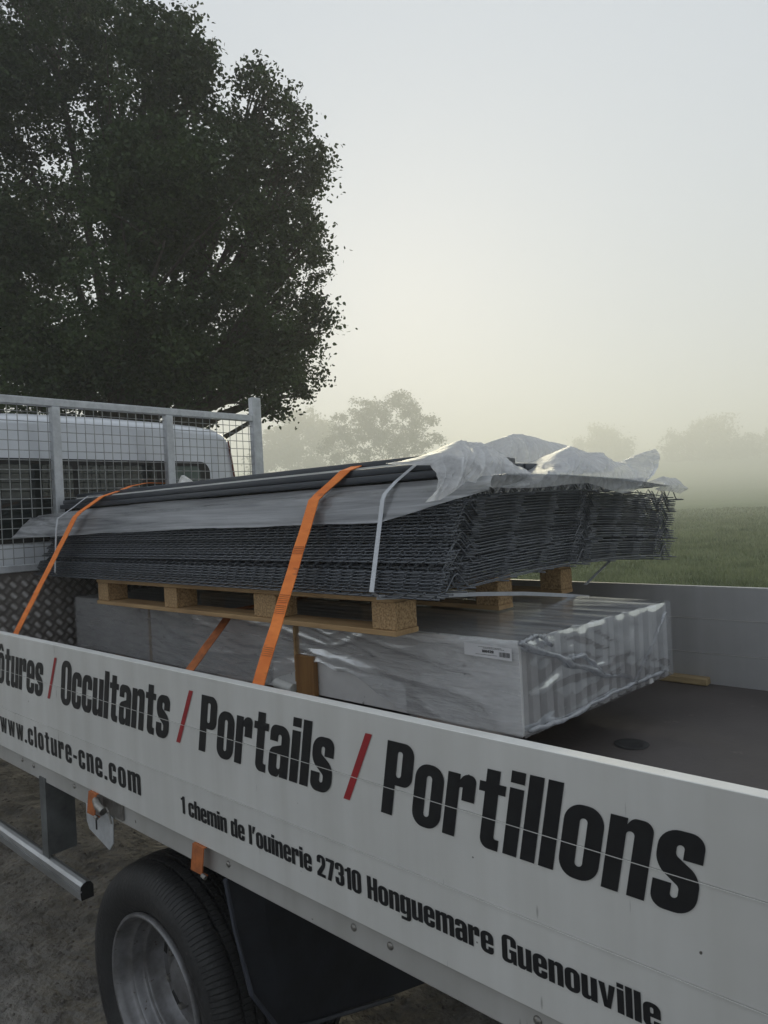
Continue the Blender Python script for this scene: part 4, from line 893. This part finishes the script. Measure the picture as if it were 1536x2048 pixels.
def tree(name, lobes, dist, label, clumps, per, size, sig, leaf, foot_px, trunk_r, spread=0.5, group=None, sprigs=0):
    cs = []; lob = []
    for px, py, r, dd in lobes:
        c = deep(px, py, dist + dd); lob.append((c, r / FPX * dist))
    wts = np.array([r * r for c, r in lob]); wts = wts / wts.sum()
    for (c, r), w in zip(lob, wts):
        k = max(4, int(clumps * w)); ns = 10
        d = rng.normal(size=(ns, 3)); d /= np.linalg.norm(d, axis=1)[:, None]; sub = c + d * r * rng.uniform(0.5, 0.82, ns)[:, None]
        d = rng.normal(size=(k, 3)); d /= np.linalg.norm(d, axis=1)[:, None]
        cs.append(sub[rng.integers(0, ns, k)] + d * (0.42 * r * rng.random(k) ** 0.45)[:, None])
    cs = np.concatenate(cs)
    if sprigs:
        (idx,) = np.where(rng.random(len(cs)) < sprigs); top = cs[idx]; m_ = 22
        dr = rng.normal(size=(len(idx), 3)) * [0.35, 0.35, 0.3] + [0, 0, 0.9]; dr /= np.linalg.norm(dr, axis=1)[:, None]
        tt_ = np.tile(np.linspace(0.2, 1.0, m_), len(idx))[:, None] * np.repeat(rng.uniform(0.25, 0.6, len(idx)), m_)[:, None]
        small = np.repeat(top, m_, 0) + np.repeat(dr, m_, 0) * tt_ + rng.normal(size=(len(idx) * m_, 3)) * 0.022
    k = len(cs); sg = sig * rng.uniform(0.6, 1.25, k)
    cen = np.repeat(cs, per, 0) + rng.normal(size=(k * per, 3)) * np.repeat(sg, per)[:, None] * [1, 1, 0.75]
    if sprigs: cen = np.concatenate([cen, small])
    foot = deep(foot_px, 1000, dist); foot[2] = float(ground_z(foot[0], foot[1])) - 0.05
    t = empty(name, Vector(foot), label, 'tree', group)
    org = np.mean([c for c, r in lob], 0)
    put(leaf_soup(cen - org, size, 'crown'), 'crown', leaf, t, org)
    b = MB(); mid = Vector(foot) + (Vector(org) - Vector(foot)) * 0.55
    b.tube([foot, Vector(foot) + (mid - Vector(foot)) * 0.15, Vector(foot) + (mid - Vector(foot)) * 0.6, mid], trunk_r, 10, radii=[trunk_r * 1.5, trunk_r, trunk_r * 0.85, trunk_r * 0.7])
    for c, r in lob:
        c = Vector(c); a = Vector(foot) + (mid - Vector(foot)) * random.uniform(0.65, 1.0); q = a + (c - a) * 0.5 + Vector((random.uniform(-.1, .1) * r, random.uniform(-.1, .1) * r, 0.12 * r))
        b.tube([a, q, c], 0.1, 7, radii=[trunk_r * 0.38, trunk_r * 0.2, trunk_r * 0.06])
        for _ in range(5):
            e = c + Vector(rng.normal(size=3)).normalized() * r * random.uniform(0.5, 0.9); s0 = q + (c - q) * random.uniform(0.2, 1)
            b.tube([s0, s0 + (e - s0) * 0.5 + Vector((0, 0, 0.05 * r)), e], 0.03, 5, radii=[trunk_r * 0.12, trunk_r * 0.07, trunk_r * 0.03])
    b.build('trunk', M['bark'], t, smooth='all', fix=False)
    return t
OAK = [(60, 330, 330, 0.5), (240, 270, 240, 0), (-150, 300, 300, 1), (60, -150, 330, 0), (-100, 620, 210, 0), (290, 160, 145, -.4), (415, 300, 140, .3), (470, 460, 165, 0), (520, 600, 130, -.3), (560, 390, 80, .3), (330, 480, 200, -1.2), (150, 560, 230, -1.0),
       (420, 640, 160, .8), (590, 640, 80, .2), (550, 720, 85, 0), (300, 690, 110, -.6), (120, 690, 130, -.4), (450, 740, 75, .5), (595, 520, 72, .4), (532, 240, 88, 0), (600, 335, 55, 0), (560, 765, 45, -.2), (330, 70, 60, 0), (200, 735, 70, 1.0), (-60, 740, 90, 0), (380, 760, 50, 0.8),
       (600, 770, 22, 0), (525, 800, 26, 0), (555, 815, 14, 0), (475, 790, 30, .3), (640, 640, 36, 0), (620, 440, 36, 0), (580, 310, 40, 0), (385, 130, 50, 0), (530, 160, 28, 0), (340, 745, 80, 0), (425, 735, 85, -.5), (240, 705, 95, -.8), (500, 770, 60, -.6), (60, 790, 80, 0), (180, 790, 70, .3), (300, 800, 60, 0), (400, 800, 50, .2), (-60, 800, 80, 0)]
tree('oak_tree', OAK, 11.0, 'large dark oak tree towering over the cab', 3500, 84, 0.066, 0.125, M['oak_leaf'], 140, 0.27, spread=0.62, sprigs=0.22)
tree('broadleaf_tree', [(700, 845, 48, 0), (740, 830, 42, 1), (795, 822, 44, 0), (835, 850, 34, 0), (680, 890, 42, 0), (755, 885, 55, 1), (820, 885, 45, 0), (866, 885, 22, 0), (770, 940, 60, 0), (690, 940, 40, 0), (840, 930, 38, 0)], 195.0,
     'round broadleaf tree, the clearest one in the fog', 420, 60, 0.6, 0.85, M['far_leaf'], 770, 0.35, spread=0.8, group='trees in the fog')
tree('broadleaf_tree', [(600, 865, 46, 0), (560, 885, 45, 0), (640, 880, 40, 0), (610, 835, 24, 0), (590, 920, 60, 0), (650, 925, 40, 0), (540, 930, 40, 0)], 265.0,
     'pale tree beside the headboard post, half lost in the fog', 260, 50, 1.1, 1.5, M['far_leaf'], 595, 0.5, spread=0.8, group='trees in the fog')
tree('broadleaf_tree', [(1405, 862, 34, 0), (1440, 855, 30, 0), (1370, 885, 36, 0), (1450, 885, 40, 0), (1335, 890, 22, 0), (1485, 895, 28, 0), (1400, 912, 34, 0), (1445, 915, 34, 0), (1350, 912, 26, 0), (1490, 915, 24, 0)], 385.0,
     'faint broad tree at the right edge of the foggy meadow', 260, 50, 1.4, 2.0, M['far_leaf'], 1410, 0.5, spread=0.8, group='trees in the fog')
tree('broadleaf_tree', [(1195, 880, 26, 0), (1225, 878, 24, 0), (1175, 893, 22, 0), (1245, 895, 20, 0), (1205, 910, 26, 0), (1235, 912, 20, 0)], 410.0,
     'faintest small tree behind the bunched film', 160, 45, 1.5, 2.1, M['far_leaf'], 1210, 0.5, spread=0.8, group='trees in the fog')
tree('broadleaf_tree', [(1515, 888, 16, 0), (1545, 885, 22, 0), (1580, 890, 25, 0)], 410.0,
     'very faint tree cut by the right picture edge', 110, 45, 1.5, 2.1, M['far_leaf'], 1545, 0.5, spread=0.8, group='trees in the fog')

# ------------------------------------------------------------------ haze
top = 0
for o in scene.objects:
    if o.type == 'MESH':
        top = max(top, max((o.matrix_world @ Vector(c)).z for c in o.bound_box) if o.parent is None else 0)
bpy.context.view_layer.update()
for o in scene.objects:
    if o.type == 'MESH': top = max(top, max((o.matrix_world @ Vector(c)).z for c in o.bound_box))
HZ = MB().box(gx[0] - 3, gx[-1] + 3, gy[0] - 3, gy[-1] + 3, float(ZZ.min()) - 1.0, top + 0.5)
hm = bpy.data.materials.new('morning_haze'); hm.use_nodes = True
n, l = nodes_of(hm); n.remove(n['Principled BSDF'])
pv = n.new('ShaderNodeVolumePrincipled'); pv.inputs['Color'].default_value = (0.986, 0.985, 0.955, 1); pv.inputs['Density'].default_value = 0.0047
pv.inputs['Anisotropy'].default_value = 0.42
l.new(pv.outputs[0], n['Material Output'].inputs['Volume'])
hz = HZ.build('haze', hm); tag(hz, 'pale morning fog lying over the meadow', 'fog', kind='stuff')

# lift everything so that the ground lies at zero
for o in scene.objects:
    if o.parent is None and o.type in ('MESH', 'EMPTY'): o.location.z += ZB
